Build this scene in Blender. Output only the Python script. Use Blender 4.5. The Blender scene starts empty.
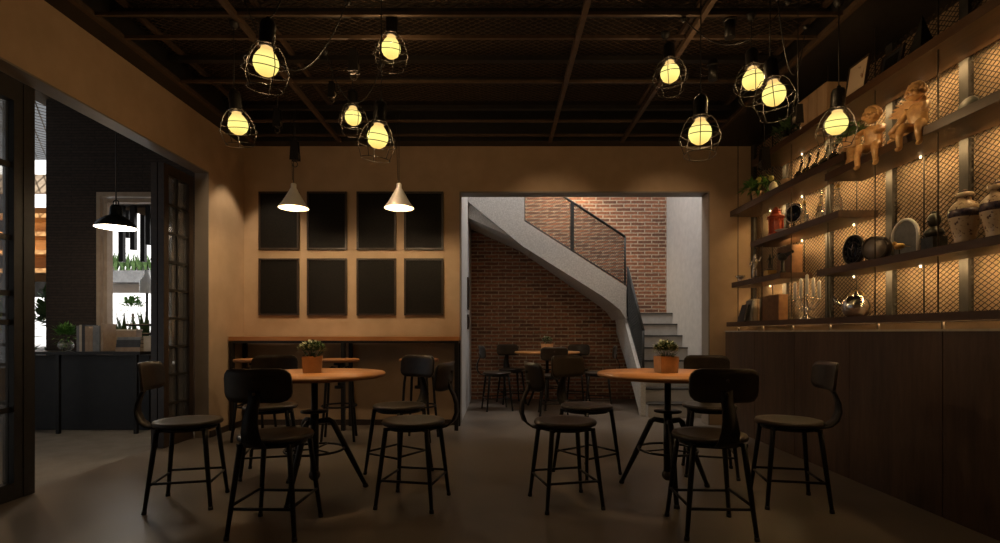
import bpy, bmesh, math, random
from mathutils import Vector, Matrix
random.seed(7)
PI = math.pi
C = bpy.context.scene.collection
K = 0.83                      # build unit -> metres, applied to everything at the end

# ------------------------------------------------------------------ materials
def newmat(name):
    m = bpy.data.materials.new(name); m.use_nodes = True
    nt = m.node_tree
    return m, nt, nt.nodes['Principled BSDF']
def setp(b, **k):
    for a, v in k.items():
        b.inputs[a.replace('_', ' ')].default_value = v
def ramp(nt, src, stops):
    r = nt.nodes.new('ShaderNodeValToRGB')
    while len(r.color_ramp.elements) < len(stops): r.color_ramp.elements.new(0.5)
    for e, (p, c) in zip(r.color_ramp.elements, stops):
        e.position = p; e.color = (*c, 1)
    nt.links.new(src, r.inputs['Fac']); return r
def coords(nt, scale=(1,1,1), rot=(0,0,0)):
    t = nt.nodes.new('ShaderNodeTexCoord'); mp = nt.nodes.new('ShaderNodeMapping')
    mp.inputs['Scale'].default_value = scale; mp.inputs['Rotation'].default_value = rot
    nt.links.new(t.outputs['Object'], mp.inputs['Vector']); return mp.outputs['Vector']
def noise(nt, vec, scale, detail=4, rough=0.6):
    n = nt.nodes.new('ShaderNodeTexNoise'); n.inputs['Scale'].default_value = scale
    n.inputs['Detail'].default_value = detail; n.inputs['Roughness'].default_value = rough
    nt.links.new(vec, n.inputs['Vector']); return n.outputs['Fac']
def bump(nt, b, src, strength=0.2, dist=0.01):
    n = nt.nodes.new('ShaderNodeBump'); n.inputs['Strength'].default_value = strength
    n.inputs['Distance'].default_value = dist
    nt.links.new(src, n.inputs['Height']); nt.links.new(n.outputs['Normal'], b.inputs['Normal'])
def mottled(name, c1, c2, scale=8, rough=0.6, metal=0.0, bumpv=0.1, stretch=(1,1,1), lo=0.35, hi=0.7, spec=0.5, coat=0):
    m, nt, b = newmat(name)
    v = coords(nt, stretch); f = noise(nt, v, scale)
    r = ramp(nt, f, [(lo, c1), (hi, c2)]); nt.links.new(r.outputs['Color'], b.inputs['Base Color'])
    setp(b, Roughness=rough, Metallic=metal); b.inputs['Specular IOR Level'].default_value = spec
    if coat: b.inputs['Coat Weight'].default_value = coat; b.inputs['Coat Roughness'].default_value = 0.15
    if bumpv: bump(nt, b, f, bumpv)
    return m
def emitmat(name, col, st):
    m, nt, b = newmat(name)
    setp(b, Base_Color=(*col, 1)); b.inputs['Emission Color'].default_value = (*col, 1)
    b.inputs['Emission Strength'].default_value = st; return m
def glassmat(name, col=(1,1,1), rough=0.02, alpha=0.25, ior=1.45):
    m, nt, b = newmat(name)
    setp(b, Base_Color=(*col, 1), Roughness=rough, IOR=ior); b.inputs['Transmission Weight'].default_value = 0.9
    out = nt.nodes['Material Output']
    tr = nt.nodes.new('ShaderNodeBsdfTransparent'); tr.inputs['Color'].default_value = (*[min(1, c*1.05) for c in col], 1)
    mx = nt.nodes.new('ShaderNodeMixShader'); mx.inputs['Fac'].default_value = alpha
    nt.links.new(tr.outputs[0], mx.inputs[1]); nt.links.new(b.outputs[0], mx.inputs[2]); nt.links.new(mx.outputs[0], out.inputs['Surface'])
    return m
def wood(name, c1, c2, axis='x', scale=3.0, rough=0.45, spec=0.5, grain=18, bumpv=0.1):
    st = {'x': (0.12,1,1), 'y': (1,0.12,1), 'z': (1,1,0.12)}[axis]
    m, nt, b = newmat(name)
    v = coords(nt, st); f = noise(nt, v, grain, 6, 0.65); f2 = noise(nt, v, scale, 2, 0.5)
    ad = nt.nodes.new('ShaderNodeMath'); ad.operation = 'MULTIPLY_ADD'; ad.inputs[1].default_value = 0.6
    mu = nt.nodes.new('ShaderNodeMath'); mu.operation = 'MULTIPLY'; mu.inputs[1].default_value = 0.4
    nt.links.new(f2, mu.inputs[0]); nt.links.new(f, ad.inputs[0]); nt.links.new(mu.outputs[0], ad.inputs[2])
    r = ramp(nt, ad.outputs[0], [(0.36, c1), (0.62, c2)]); nt.links.new(r.outputs['Color'], b.inputs['Base Color'])
    setp(b, Roughness=rough); b.inputs['Specular IOR Level'].default_value = spec
    bump(nt, b, f, bumpv); return m
def brickmat(name, ax, c1, c2, mortar, bw=0.19, rh=0.056, mort=0.006, bs=0.6, dark=False):
    m, nt, b = newmat(name)
    t = nt.nodes.new('ShaderNodeTexCoord'); s = nt.nodes.new('ShaderNodeSeparateXYZ'); c = nt.nodes.new('ShaderNodeCombineXYZ')
    nt.links.new(t.outputs['Object'], s.inputs[0])
    nt.links.new(s.outputs['X' if ax == 'x' else 'Y'], c.inputs['X']); nt.links.new(s.outputs['Z'], c.inputs['Y'])
    n0 = nt.nodes.new('ShaderNodeTexNoise'); n0.inputs['Scale'].default_value = 9
    nt.links.new(c.outputs[0], n0.inputs['Vector'])
    vm = nt.nodes.new('ShaderNodeVectorMath'); vm.operation = 'MULTIPLY_ADD'; vm.inputs[1].default_value = (0.012,)*3
    nt.links.new(n0.outputs['Color'], vm.inputs[0]); nt.links.new(c.outputs[0], vm.inputs[2])
    br = nt.nodes.new('ShaderNodeTexBrick')
    br.inputs['Scale'].default_value = 1; br.inputs['Brick Width'].default_value = bw; br.inputs['Row Height'].default_value = rh
    br.inputs['Mortar Size'].default_value = mort; br.inputs['Mortar Smooth'].default_value = 0.3
    br.inputs['Bias'].default_value = -0.1
    br.inputs['Color1'].default_value = (*c1, 1); br.inputs['Color2'].default_value = (*c2, 1); br.inputs['Mortar'].default_value = (*mortar, 1)
    nt.links.new(vm.outputs[0], br.inputs['Vector'])
    n1 = noise(nt, c.outputs[0], 25, 4, 0.7)
    r = ramp(nt, n1, [(0.3, (0.55,0.55,0.55)), (0.7, (1.25,1.2,1.15))])
    mx = nt.nodes.new('ShaderNodeMix'); mx.data_type = 'RGBA'; mx.blend_type = 'MULTIPLY'; mx.inputs['Factor'].default_value = 1
    nt.links.new(br.outputs['Color'], mx.inputs['A']); nt.links.new(r.outputs['Color'], mx.inputs['B'])
    nt.links.new(mx.outputs['Result'], b.inputs['Base Color']); setp(b, Roughness=0.85)
    inv = nt.nodes.new('ShaderNodeMath'); inv.operation = 'SUBTRACT'; inv.inputs[0].default_value = 1
    nt.links.new(br.outputs['Fac'], inv.inputs[1]); bump(nt, b, inv.outputs[0], bs, 0.02)
    return m

M = {}
M['plaster'] = mottled('plaster_beige', (0.42,0.295,0.180), (0.48,0.34,0.215), 5, 0.8, bumpv=0.03)
M['white'] = mottled('plaster_white', (0.50,0.50,0.50), (0.58,0.575,0.57), 12, 0.85, bumpv=0.1)
M['stone_white'] = mottled('stringer_white', (0.42,0.42,0.42), (0.62,0.62,0.61), 60, 0.85, bumpv=0.3)
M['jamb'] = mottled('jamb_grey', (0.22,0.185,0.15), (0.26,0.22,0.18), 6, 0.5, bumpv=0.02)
# polished concrete floor
m, nt, b = newmat('polished_concrete')
v = coords(nt); f = noise(nt, v, 1.6, 7, 0.65); f2 = noise(nt, v, 40, 3, 0.6)
r = ramp(nt, f, [(0.3, (0.11,0.09,0.072)), (0.55, (0.16,0.132,0.106)), (0.75, (0.21,0.175,0.142))])
nt.links.new(r.outputs['Color'], b.inputs['Base Color'])
r2 = ramp(nt, f, [(0.3, (0.28,0.28,0.28)), (0.7, (0.46,0.46,0.46))]); nt.links.new(r2.outputs['Color'], b.inputs['Roughness'])
bump(nt, b, f2, 0.05, 0.004); M['floor'] = m
M['ceil'] = mottled('ceiling_dark', (0.018,0.014,0.010), (0.035,0.026,0.018), 20, 0.8, bumpv=0.1)
M['rail'] = mottled('rail_brown_steel', (0.075,0.048,0.030), (0.11,0.070,0.043), 20, 0.5, 0.2, bumpv=0)
M['trimdark'] = mottled('trim_black', (0.012,0.010,0.008), (0.02,0.017,0.014), 20, 0.5, bumpv=0)
M['cmesh'] = mottled('ceiling_mesh_steel', (0.07,0.045,0.027), (0.11,0.07,0.04), 20, 0.5, 0.3, bumpv=0)
M['wmesh'] = mottled('screen_mesh_steel', (0.035,0.024,0.014), (0.06,0.04,0.022), 30, 0.5, 0.4, bumpv=0)
M['upright'] = mottled('upright_steel', (0.030,0.028,0.025), (0.048,0.044,0.040), 15, 0.6, 0.1, bumpv=0.02)
M['black'] = mottled('black_metal', (0.012,0.011,0.010), (0.022,0.020,0.018), 30, 0.42, 0.4, bumpv=0.02)
M['rod'] = mottled('rod_steel', (0.07,0.058,0.045), (0.11,0.09,0.07), 30, 0.4, 0.5, bumpv=0)
M['stoolwood'] = mottled('stool_dark_wood', (0.024,0.017,0.011), (0.052,0.037,0.024), 14, 0.38, 0, 0.1, (1,0.25,1))
M['tabletop'] = wood('tabletop_orange_wood', (0.36,0.15,0.045), (0.60,0.29,0.10), 'x', 2.5, 0.38)
M['barwood'] = wood('bar_orange_wood', (0.26,0.10,0.03), (0.46,0.20,0.065), 'x', 2.5, 0.45)
M['shelfwood'] = wood('shelf_brown_wood', (0.032,0.015,0.006), (0.080,0.038,0.016), 'y', 2.5, 0.45)
M['counterwood'] = wood('counter_dark_wood', (0.045,0.024,0.013), (0.105,0.060,0.034), 'z', 4, 0.40, grain=22)
M['slabwood'] = wood('ledge_dark_wood', (0.04,0.02,0.011), (0.085,0.042,0.022), 'y', 2.5, 0.45)
M['lightwood'] = wood('light_box_wood', (0.42,0.26,0.14), (0.60,0.40,0.23), 'z', 3, 0.5)
M['carved'] = mottled('carved_varnished_wood', (0.46,0.24,0.09), (0.74,0.45,0.19), 22, 0.3, 0, 0.35, coat=0.3)
M['board'] = mottled('chalkboard_black', (0.004,0.0035,0.003), (0.011,0.009,0.007), 60, 0.6, 0, 0.05, spec=0.15)
M['frame'] = mottled('frame_dark_wood', (0.025,0.016,0.010), (0.045,0.028,0.017), 20, 0.4, 0, 0.05)
M['brick'] = brickmat('red_brick', 'x', (0.36,0.155,0.085), (0.13,0.062,0.042), (0.44,0.37,0.29), bw=0.2, rh=0.052, mort=0.009, bs=0.8)
M['darkbrick'] = brickmat('dark_strip_cladding', 'x', (0.050,0.034,0.024), (0.036,0.025,0.018), (0.014,0.011,0.009), bw=0.5, rh=0.03, mort=0.004)
M['tread'] = mottled('tread_dark_stone', (0.045,0.045,0.045), (0.07,0.068,0.065), 20, 0.5, bumpv=0.02)
M['riser'] = mottled('riser_white', (0.40,0.39,0.38), (0.48,0.47,0.46), 10, 0.7, bumpv=0.02)
M['railgrey'] = mottled('railing_grey_steel', (0.035,0.04,0.043), (0.06,0.065,0.07), 20, 0.5, 0.5, bumpv=0)
M['brass'] = mottled('lamp_aluminium', (0.78,0.75,0.68), (0.86,0.83,0.76), 12, 0.35, 0.25, bumpv=0.02)
M['lampin'] = mottled('lamp_cream_enamel', (0.42,0.37,0.27), (0.48,0.42,0.31), 12, 0.6, bumpv=0)
M['cage'] = mottled('cage_wire', (0.02,0.018,0.016), (0.04,0.035,0.03), 12, 0.4, 0.5, bumpv=0)
M['pot'] = mottled('planter_tan', (0.52,0.33,0.18), (0.62,0.40,0.23), 20, 0.6, bumpv=0.05)
M['soil'] = mottled('soil', (0.02,0.014,0.01), (0.04,0.028,0.02), 60, 0.9)
M['leaf'] = mottled('leaf_green', (0.035,0.075,0.022), (0.10,0.17,0.055), 25, 0.5, bumpv=0)
M['leafpale'] = mottled('leaf_pale_edged', (0.30,0.36,0.20), (0.75,0.78,0.62), 35, 0.5, bumpv=0, lo=0.4, hi=0.6)
M['leafbright'] = mottled('leaf_bright_green', (0.06,0.18,0.03), (0.18,0.36,0.08), 25, 0.5, bumpv=0)
M['fruit'] = mottled('yellow_fruit', (0.55,0.50,0.10), (0.75,0.70,0.25), 12, 0.4, bumpv=0)
M['cream'] = mottled('cream_ceramic', (0.70,0.62,0.42), (0.78,0.70,0.50), 12, 0.3, bumpv=0)
M['glassclear'] = glassmat('clear_glass', (0.97,0.95,0.90), 0.03, 0.8)
M['glassdark'] = glassmat('dark_bottle_glass', (0.12,0.10,0.07), 0.05, 0.8)
M['pane'] = glassmat('door_glass', (0.75,0.74,0.72), 0.01, 0.35)
M['mirror'] = mottled('dull_mirror_glass', (0.24,0.21,0.19), (0.32,0.28,0.26), 5, 0.35, 0.4, bumpv=0)
M['darkdisc'] = mottled('dark_blue_glass', (0.008,0.010,0.02), (0.015,0.018,0.03), 5, 0.1, 0.3, bumpv=0)
M['silver'] = mottled('silver_metal', (0.65,0.63,0.60), (0.78,0.76,0.72), 10, 0.18, 1.0, bumpv=0.02)
M['gold'] = mottled('aged_gold', (0.50,0.32,0.10), (0.70,0.48,0.18), 14, 0.3, 1.0, bumpv=0.05)
M['wax'] = mottled('candle_wax', (0.78,0.76,0.72), (0.86,0.84,0.80), 10, 0.5, bumpv=0)
M['redlac'] = mottled('red_lacquer', (0.28,0.035,0.012), (0.50,0.09,0.03), 40, 0.35, bumpv=0.3)
M['porcelain'] = mottled('vase_porcelain_figured', (0.14,0.08,0.07), (0.62,0.49,0.34), 55, 0.16, 0, 0.02, lo=0.36, hi=0.43, coat=0.5)
M['vaseband'] = mottled('vase_blue_band', (0.03,0.03,0.06), (0.20,0.14,0.13), 30, 0.2, bumpv=0)
M['leather'] = mottled('brown_box_leather', (0.16,0.075,0.03), (0.24,0.12,0.05), 20, 0.5)
M['bookw'] = mottled('book_cream', (0.42,0.36,0.28), (0.50,0.44,0.35), 20, 0.6, bumpv=0)
M['bookg'] = mottled('book_grey', (0.13,0.14,0.15), (0.19,0.20,0.21), 20, 0.6, bumpv=0)
M['bookb'] = mottled('book_black', (0.015,0.015,0.017), (0.03,0.03,0.032), 20, 0.5, bumpv=0)
M['bookt'] = mottled('book_tan', (0.25,0.17,0.11), (0.33,0.24,0.16), 20, 0.6, bumpv=0)
M['paper'] = mottled('paper_pages', (0.55,0.50,0.42), (0.65,0.60,0.50), 60, 0.8, bumpv=0)
M['art'] = mottled('sepia_print', (0.20,0.07,0.025), (0.66,0.50,0.34), 14, 0.6, bumpv=0, lo=0.34, hi=0.42)
M['artmat'] = mottled('print_mount', (0.62,0.46,0.30), (0.68,0.52,0.35), 10, 0.6, bumpv=0)
M['bronze'] = mottled('dark_bronze', (0.03,0.03,0.025), (0.07,0.07,0.06), 14, 0.35, 0.6, bumpv=0.05)
M['outwhite'] = mottled('outdoor_white_render', (0.80,0.80,0.80), (0.86,0.86,0.86), 4, 0.8, bumpv=0)
M['outfloor'] = mottled('patio_paving', (0.16,0.145,0.125), (0.24,0.22,0.19), 6, 0.6, bumpv=0.05)
M['outwood'] = wood('patio_wood_beam', (0.20,0.15,0.10), (0.34,0.26,0.18), 'x', 3, 0.6)
M['framewood'] = mottled('window_frame_wood', (0.33,0.24,0.16), (0.42,0.32,0.22), 12, 0.5, bumpv=0.03)
M['oranwood'] = wood('kiosk_orange_wood', (0.34,0.17,0.06), (0.50,0.27,0.10), 'x', 3, 0.6)
M['enamelgreen'] = mottled('lamp_dark_green_enamel', (0.010,0.014,0.011), (0.02,0.026,0.021), 10, 0.25, 0.3, bumpv=0)
M['planter'] = mottled('planter_grey', (0.09,0.09,0.09), (0.14,0.14,0.14), 25, 0.7, bumpv=0.1)
M['rope'] = mottled('black_cable', (0.012,0.011,0.010), (0.02,0.018,0.016), 10, 0.5, bumpv=0)
M['chalkwhite'] = mottled('white_ceramic', (0.7,0.7,0.68), (0.78,0.78,0.76), 10, 0.3, bumpv=0)
M['basket'] = mottled('wicker', (0.18,0.10,0.05), (0.28,0.17,0.09), 50, 0.7)
M['glow'] = emitmat('lamp_inner_glow', (1.0,0.80,0.50), 4.0)
M['glowwhite'] = emitmat('patio_lamp_glow', (1.0,0.98,0.92), 3.0)
# incandescent globe: thin glowing envelope, brighter than its surroundings and partly see-through
m, nt, b = newmat('filament_globe'); out = nt.nodes['Material Output']
em = nt.nodes.new('ShaderNodeEmission')
lw = nt.nodes.new('ShaderNodeTexCoord'); sp = nt.nodes.new('ShaderNodeSeparateXYZ')
nt.links.new(lw.outputs['Object'], sp.inputs[0])
nz = nt.nodes.new('ShaderNodeMath'); nz.operation = 'MULTIPLY_ADD'; nz.inputs[1].default_value = 6.0; nz.inputs[2].default_value = 0.55
nt.links.new(sp.outputs['Z'], nz.inputs[0])
r = ramp(nt, nz.outputs[0], [(0.18, (0.92,0.52,0.13)), (0.42, (1.0,0.86,0.24)), (0.62, (1.0,0.88,0.26)), (0.92, (0.88,0.56,0.18))])
nt.links.new(r.outputs['Color'], em.inputs['Color']); em.inputs['Strength'].default_value = 1.30
tr = nt.nodes.new('ShaderNodeBsdfTransparent'); tr.inputs['Color'].default_value = (1,0.95,0.85,1)
mx = nt.nodes.new('ShaderNodeMixShader'); mx.inputs['Fac'].default_value = 0.62
nt.links.new(tr.outputs[0], mx.inputs[1]); nt.links.new(em.outputs[0], mx.inputs[2]); nt.links.new(mx.outputs[0], out.inputs['Surface'])
M['globe'] = m

# ------------------------------------------------------------------ mesh builder
class MB:
    def __init__(s): s.v = []; s.f = []; s.sm = []; s.mi = []; s.cur = 0
    def add(s, vs, fs, smooth=False):
        o = len(s.v); s.v += [tuple(p) for p in vs]
        for f in fs: s.f.append([i+o for i in f]); s.sm.append(smooth); s.mi.append(s.cur)
        return s
    def box(s, x0, x1, y0, y1, z0, z1, T=None):
        vs = [(x,y,z) for z in (z0,z1) for (x,y) in ((x0,y0),(x1,y0),(x1,y1),(x0,y1))]
        if T is not None: vs = [T @ Vector(p) for p in vs]
        return s.add(vs, [(3,2,1,0),(4,5,6,7),(0,1,5,4),(1,2,6,5),(2,3,7,6),(3,0,4,7)])
    def prism(s, pts, a, b, axis='y', smooth=False):
        n = len(pts)
        def P(p, t): return {'y': (p[0], t, p[1]), 'x': (t, p[0], p[1]), 'z': (p[0], p[1], t)}[axis]
        vs = [P(p, a) for p in pts] + [P(p, b) for p in pts]
        fs = [tuple(range(n)), tuple(range(2*n-1, n-1, -1))]
        s.add(vs, fs); o = len(s.v) - 2*n
        for i in range(n):
            j = (i+1) % n; s.f.append([o+i, o+n+i, o+n+j, o+j]); s.sm.append(smooth); s.mi.append(s.cur)
        return s
    def tube(s, pts, r, n=8, closed=False, caps=True):
        pts = [Vector(p) for p in pts]; m = len(pts)
        rs = r if isinstance(r, (list, tuple)) else [r]*m
        up = None; vs = []
        for i, p in enumerate(pts):
            if closed: d = pts[(i+1) % m] - pts[i-1]
            else: d = pts[min(i+1, m-1)] - pts[max(i-1, 0)]
            if d.length < 1e-9: d = Vector((0,0,1))
            d.normalize()
            if up is None: up = Vector((0,0,1)) if abs(d.z) < 0.9 else Vector((1,0,0))
            a = d.cross(up)
            if a.length < 1e-4: a = d.cross(Vector((0.3,0.9,0.2)))
            a.normalize(); b_ = d.cross(a).normalized(); up = -b_
            up = a.cross(d).normalized() if False else up
            for k in range(n):
                t = 2*PI*k/n; vs.append(p + (a*math.cos(t) + b_*math.sin(t))*rs[i])
        fs = []
        for i in range(m if closed else m-1):
            j = (i+1) % m
            for k in range(n):
                l = (k+1) % n; fs.append((i*n+k, i*n+l, j*n+l, j*n+k))
        s.add(vs, fs, True)
        if not closed and caps:
            o = len(s.v) - len(vs)
            s.f.append([o+k for k in range(n)][::-1]); s.sm.append(False); s.mi.append(s.cur)
            s.f.append([o+(m-1)*n+k for k in range(n)]); s.sm.append(False); s.mi.append(s.cur)
        return s
    def ring(s, c, R, r, n=24, k=6, axis='z', a0=0, a1=2*PI):
        full = abs(a1-a0-2*PI) < 1e-6; pts = []
        for i in range(n if full else n+1):
            t = a0 + (a1-a0)*i/n; u, w = R*math.cos(t), R*math.sin(t)
            pts.append({'z': (c[0]+u, c[1]+w, c[2]), 'y': (c[0]+u, c[1], c[2]+w), 'x': (c[0], c[1]+u, c[2]+w)}[axis])
        return s.tube(pts, r, k, closed=full)
    def lathe(s, prof, c=(0,0,0), n=24, axis='z', T=None, smooth=True):
        vs = []; rings = []
        for (r, z) in prof:
            if r < 1e-6: rings.append([len(vs)]); vs.append((0,0,z))
            else:
                rings.append(list(range(len(vs), len(vs)+n)))
                vs += [(r*math.cos(2*PI*k/n), r*math.sin(2*PI*k/n), z) for k in range(n)]
        fs = []
        for A, B in zip(rings, rings[1:]):
            for k in range(n):
                l = (k+1) % n
                if len(A) == 1 and len(B) == 1: continue
                if len(A) == 1: fs.append((A[0], B[l], B[k]))
                elif len(B) == 1: fs.append((A[k], A[l], B[0]))
                else: fs.append((A[k], A[l], B[l], B[k]))
        if len(rings[0]) > 1: fs.append(tuple(rings[0][::-1]))
        if len(rings[-1]) > 1: fs.append(tuple(rings[-1]))
        def tr(p):
            x, y, z = p
            if axis == 'x': x, y, z = z, x, y
            if axis == 'y': x, y, z = x, z, y
            q = Vector((x+c[0], y+c[1], z+c[2])); return T @ q if T is not None else q
        o = len(s.v); s.v += [tuple(tr(p)) for p in vs]
        for f in fs:
            s.f.append([i+o for i in f]); s.sm.append(smooth and len(f) <= 4); s.mi.append(s.cur)
        return s
    def ball(s, c, r, n=12, sq=(1,1,1)):
        m = n//2; pr = [(r*math.sin(PI*i/m), -r*math.cos(PI*i/m)) for i in range(m+1)]
        o = len(s.v); s.lathe(pr, (0,0,0), n)
        for i in range(o, len(s.v)):
            x, y, z = s.v[i]; s.v[i] = (x*sq[0]+c[0], y*sq[1]+c[1], z*sq[2]+c[2])
        return s
    def xf(s, T, start=0):
        for i in range(start, len(s.v)): s.v[i] = tuple(T @ Vector(s.v[i]))
        return s
    def build(s, name, mat, parent=None, loc=None):
        me = bpy.data.meshes.new(name); me.from_pydata(s.v, [], s.f)
        me.polygons.foreach_set('use_smooth', s.sm); me.polygons.foreach_set('material_index', s.mi); me.update()
        bm = bmesh.new(); bm.from_mesh(me); bmesh.ops.recalc_face_normals(bm, faces=bm.faces); bm.to_mesh(me); bm.free()
        for mm in (mat if isinstance(mat, (list, tuple)) else [mat]): me.materials.append(mm)
        o = bpy.data.objects.new(name, me); C.objects.link(o)
        if loc: o.location = loc
        if parent is not None: o.parent = parent
        return o
def rrect(w, h, r, n=5, cx=0, cy=0):
    pts = []
    for (sx, sy, a) in ((1,1,0),(-1,1,PI/2),(-1,-1,PI),(1,-1,1.5*PI)):
        for i in range(n+1):
            t = a + PI/2*i/n; pts.append((cx+sx*(w/2-r)+r*math.cos(t), cy+sy*(h/2-r)+r*math.sin(t)))
    return pts
def thing(name, label, cat, loc=(0,0,0), rz=0, group=None):
    o = bpy.data.objects.new(name, None); C.objects.link(o); o.empty_display_size = 0.1
    o.location = loc; o.rotation_euler = (0,0,rz); o['label'] = label; o['category'] = cat
    if group: o['group'] = group
    return o
def tag(o, label, cat, group=None, kind=None):
    o['label'] = label; o['category'] = cat
    if group: o['group'] = group
    if kind: o['kind'] = kind
    return o
def struct(o, label=None):
    o['kind'] = 'structure'
    if label: o['label'] = label
    return o
def bx(name, mat, x0, x1, y0, y1, z0, z1): return struct(MB().box(x0,x1,y0,y1,z0,z1).build(name, mat))
def dup(root, loc, rz, label, group=None):
    r = root.copy(); C.objects.link(r); r.location = loc; r.rotation_euler = (0,0,rz); r['label'] = label
    if group: r['group'] = group
    for ch in list(root.children):
        c = ch.copy(); C.objects.link(c); c.parent = r
        for g in list(ch.children):
            d = g.copy(); C.objects.link(d); d.parent = c
    return r
VX, VY, F, H = 499.0, 332.6, 520.0, 1.15
def at(px, py, y): return Vector(((px-VX)*y/F, y, H+(VY-py)*y/F))
def diag(mb, u0, u1, v0, v1, pu, pv, w, P):
    """crossing diagonal wires filling a rectangle; P(u,v) -> 3D point"""
    k = pv/pu; W = u1-u0; Hh = v1-v0
    n = int((W + Hh/k)/pu)+1
    for sgn in (1, -1):
        for i in range(n):
            a = -Hh/k + i*pu         # start along u at v=0
            t0 = max(0, -a); t1 = min(Hh/k, W-a)
            if t1-t0 < pu*0.3: continue
            ua, va, ub, vb = a+t0, t0*k, a+t1, t1*k
            if sgn < 0: ua, ub = W-ua, W-ub
            mb.tube([P(u0+ua, v0+va), P(u0+ub, v0+vb)], w, 3, caps=False)
def leafshape(mb, base, d, L, W, up=Vector((0,0,1)), bend=0.3):
    d = d.normalized(); sd = d.cross(up)
    if sd.length < 1e-3: sd = Vector((1,0,0))
    sd.normalize(); nn = sd.cross(d)
    p = [base, base+d*L*0.45+sd*W*0.5+nn*L*bend*0.15, base+d*L*0.45-sd*W*0.5+nn*L*bend*0.15, base+d*L-nn*L*bend*0.3, base+d*L*0.45+nn*L*bend*0.02]
    mb.add(p, [(0,1,4),(0,4,2),(1,3,4),(4,3,2)])
def foliage(seed, c, r, n, L, W, flat=1.0, upbias=0.3):
    rn = random.Random(seed); mb = MB(); c = Vector(c)
    for i in range(n):
        d = Vector((rn.gauss(0,1), rn.gauss(0,1), rn.gauss(0,1)*flat)); d.normalize()
        d.z = abs(d.z)*0.9 if rn.random() < 0.75 else d.z
        p = c + Vector((d.x*r[0], d.y*r[1], d.z*r[2]))*rn.uniform(0.45, 1.0)
        dd = d + Vector((rn.uniform(-.6,.6), rn.uniform(-.6,.6), upbias+rn.uniform(-.4,.6)))
        leafshape(mb, p, dd, L*rn.uniform(.7,1.2), W*rn.uniform(.7,1.2))
    return mb
def blades(seed, c, n, L, W, spread=0.5):
    rn = random.Random(seed); mb = MB(); c = Vector(c)
    for i in range(n):
        a = rn.uniform(0, 2*PI); d = Vector((math.cos(a)*spread, math.sin(a)*spread, 1)).normalized(); l = L*rn.uniform(.6,1.1)
        s = Vector((-math.sin(a), math.cos(a), 0))*W/2; b0 = c + Vector((rn.uniform(-.02,.02), rn.uniform(-.02,.02), 0))
        mid = b0+d*l*.5; tip = b0+d*l+Vector((d.x, d.y, -0.15))*l*.3*spread
        mb.add([b0-s*.6, b0+s*.6, mid+s, mid-s, tip], [(0,1,2,3),(3,2,4)])
    return mb
def light(kind, loc, energy, col=(1,1,1), name='lamp_light', **k):
    d = bpy.data.lights.new(name, kind); d.energy = energy; d.color = col
    tgt = k.pop('target', None)
    for a, v in k.items(): setattr(d, a, v)
    o = bpy.data.objects.new(name, d); C.objects.link(o); o.location = loc
    if tgt is not None:
        o.rotation_euler = (Vector(tgt)-Vector(loc)).to_track_quat('-Z', 'Y').to_euler()
    return o

# ------------------------------------------------------------------ dimensions
XL, XR, YB, ZC = -3.176, 3.22, 6.476, 3.52
YF = -1.6
# ------------------------------------------------------------------ shell
bx('floor', M['floor'], -3.43, 3.5, YF, 9.3, -0.12, 0)
tag(bx('ground', M['outfloor'], -14, -3.43, YF, 12.0, -0.14, -0.02), 'grey paving of the patio outside the glass doors', 'ground')
bx('ceiling', M['ceil'], -3.43, 3.5, YF-.2, 6.69, 3.86, 3.98)
# wall_left: solid stretch by the back corner, header over the door opening, stretch behind the camera
w = MB(); w.box(-3.32, XL, 5.695, YB, 0, 3.86); w.box(-3.32, XL, YF, 5.695, 2.909, 3.86); w.box(-3.44, -3.321, YF, YB, 3.5, 4.25); w.box(-3.32, XL, YF, 1.3, 0, 2.909)  # outer upper strip is unseen, added to stop sun leaking over the ceiling
struct(w.build('wall_left', M['plaster']))
w = MB(); w.box(-3.40, -0.493, YB, 6.685, 0, 3.86); w.box(-0.493, 2.622, YB, 6.685, 2.908, 3.86); w.box(2.622, 3.5, YB, 6.685, 0, 3.86)
struct(w.build('wall_back', M['plaster']))
bx('wall_right', M['plaster'], XR, 3.4, YF, YB, 0, 3.86)
bx('wall_front', M['plaster'], -3.43, 3.5, YF-.2, YF, 0, 3.86)
# reveal lining of the passage opening and door opening
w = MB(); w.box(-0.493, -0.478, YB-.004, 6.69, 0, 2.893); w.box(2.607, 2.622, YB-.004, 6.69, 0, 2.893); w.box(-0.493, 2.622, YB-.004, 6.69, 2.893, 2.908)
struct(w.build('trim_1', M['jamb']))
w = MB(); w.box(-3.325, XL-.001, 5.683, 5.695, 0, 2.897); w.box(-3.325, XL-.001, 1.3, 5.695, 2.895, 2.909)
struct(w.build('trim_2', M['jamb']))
w = MB(); w.box(XL, -0.493, YB-.015, YB, 0, 0.07)
struct(w.build('baseboard_back', M['frame']))
struct(MB().box(XL, XL+.015, 5.70, YB-.016, 0, 0.07).build('baseboard_left', M['frame']))
# ceiling: dark border, rails in two layers, expanded mesh lying on the upper rails
w = MB(); w.box(XL, -2.99, YF, YB, 3.47, 3.859); w.box(-2.99, 2.55, 6.30, YB, 3.47, 3.859); w.box(2.55, XR, YF, YB, 3.47, 3.859)  # border boxed up to the slab, darkening the open cavity over the walls
struct(w.build('trim_3', M['trimdark']))
n = 4
for x in (-2.965, -1.93, 0.62, 1.49, 2.525):
    bx('trim_%d' % n, M['rail'], x-.02, x+.02, YF, 6.30, 3.45, 3.49); n += 1
for x in (-2.86, -1.86, 0.66, 1.53, 2.50):
    bx('trim_%d' % n, M['rail'], x-.015, x+.015, YF, 5.75, 3.64, 3.68); n += 1
for y in (1.2, 2.1, 3.0, 3.80, 4.10, 4.82, 5.72, 6.13):
    bx('trim_%d' % n, M['rail'], -2.945, 2.505, y-.012, y+.012, 3.465, 3.489); n += 1
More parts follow.
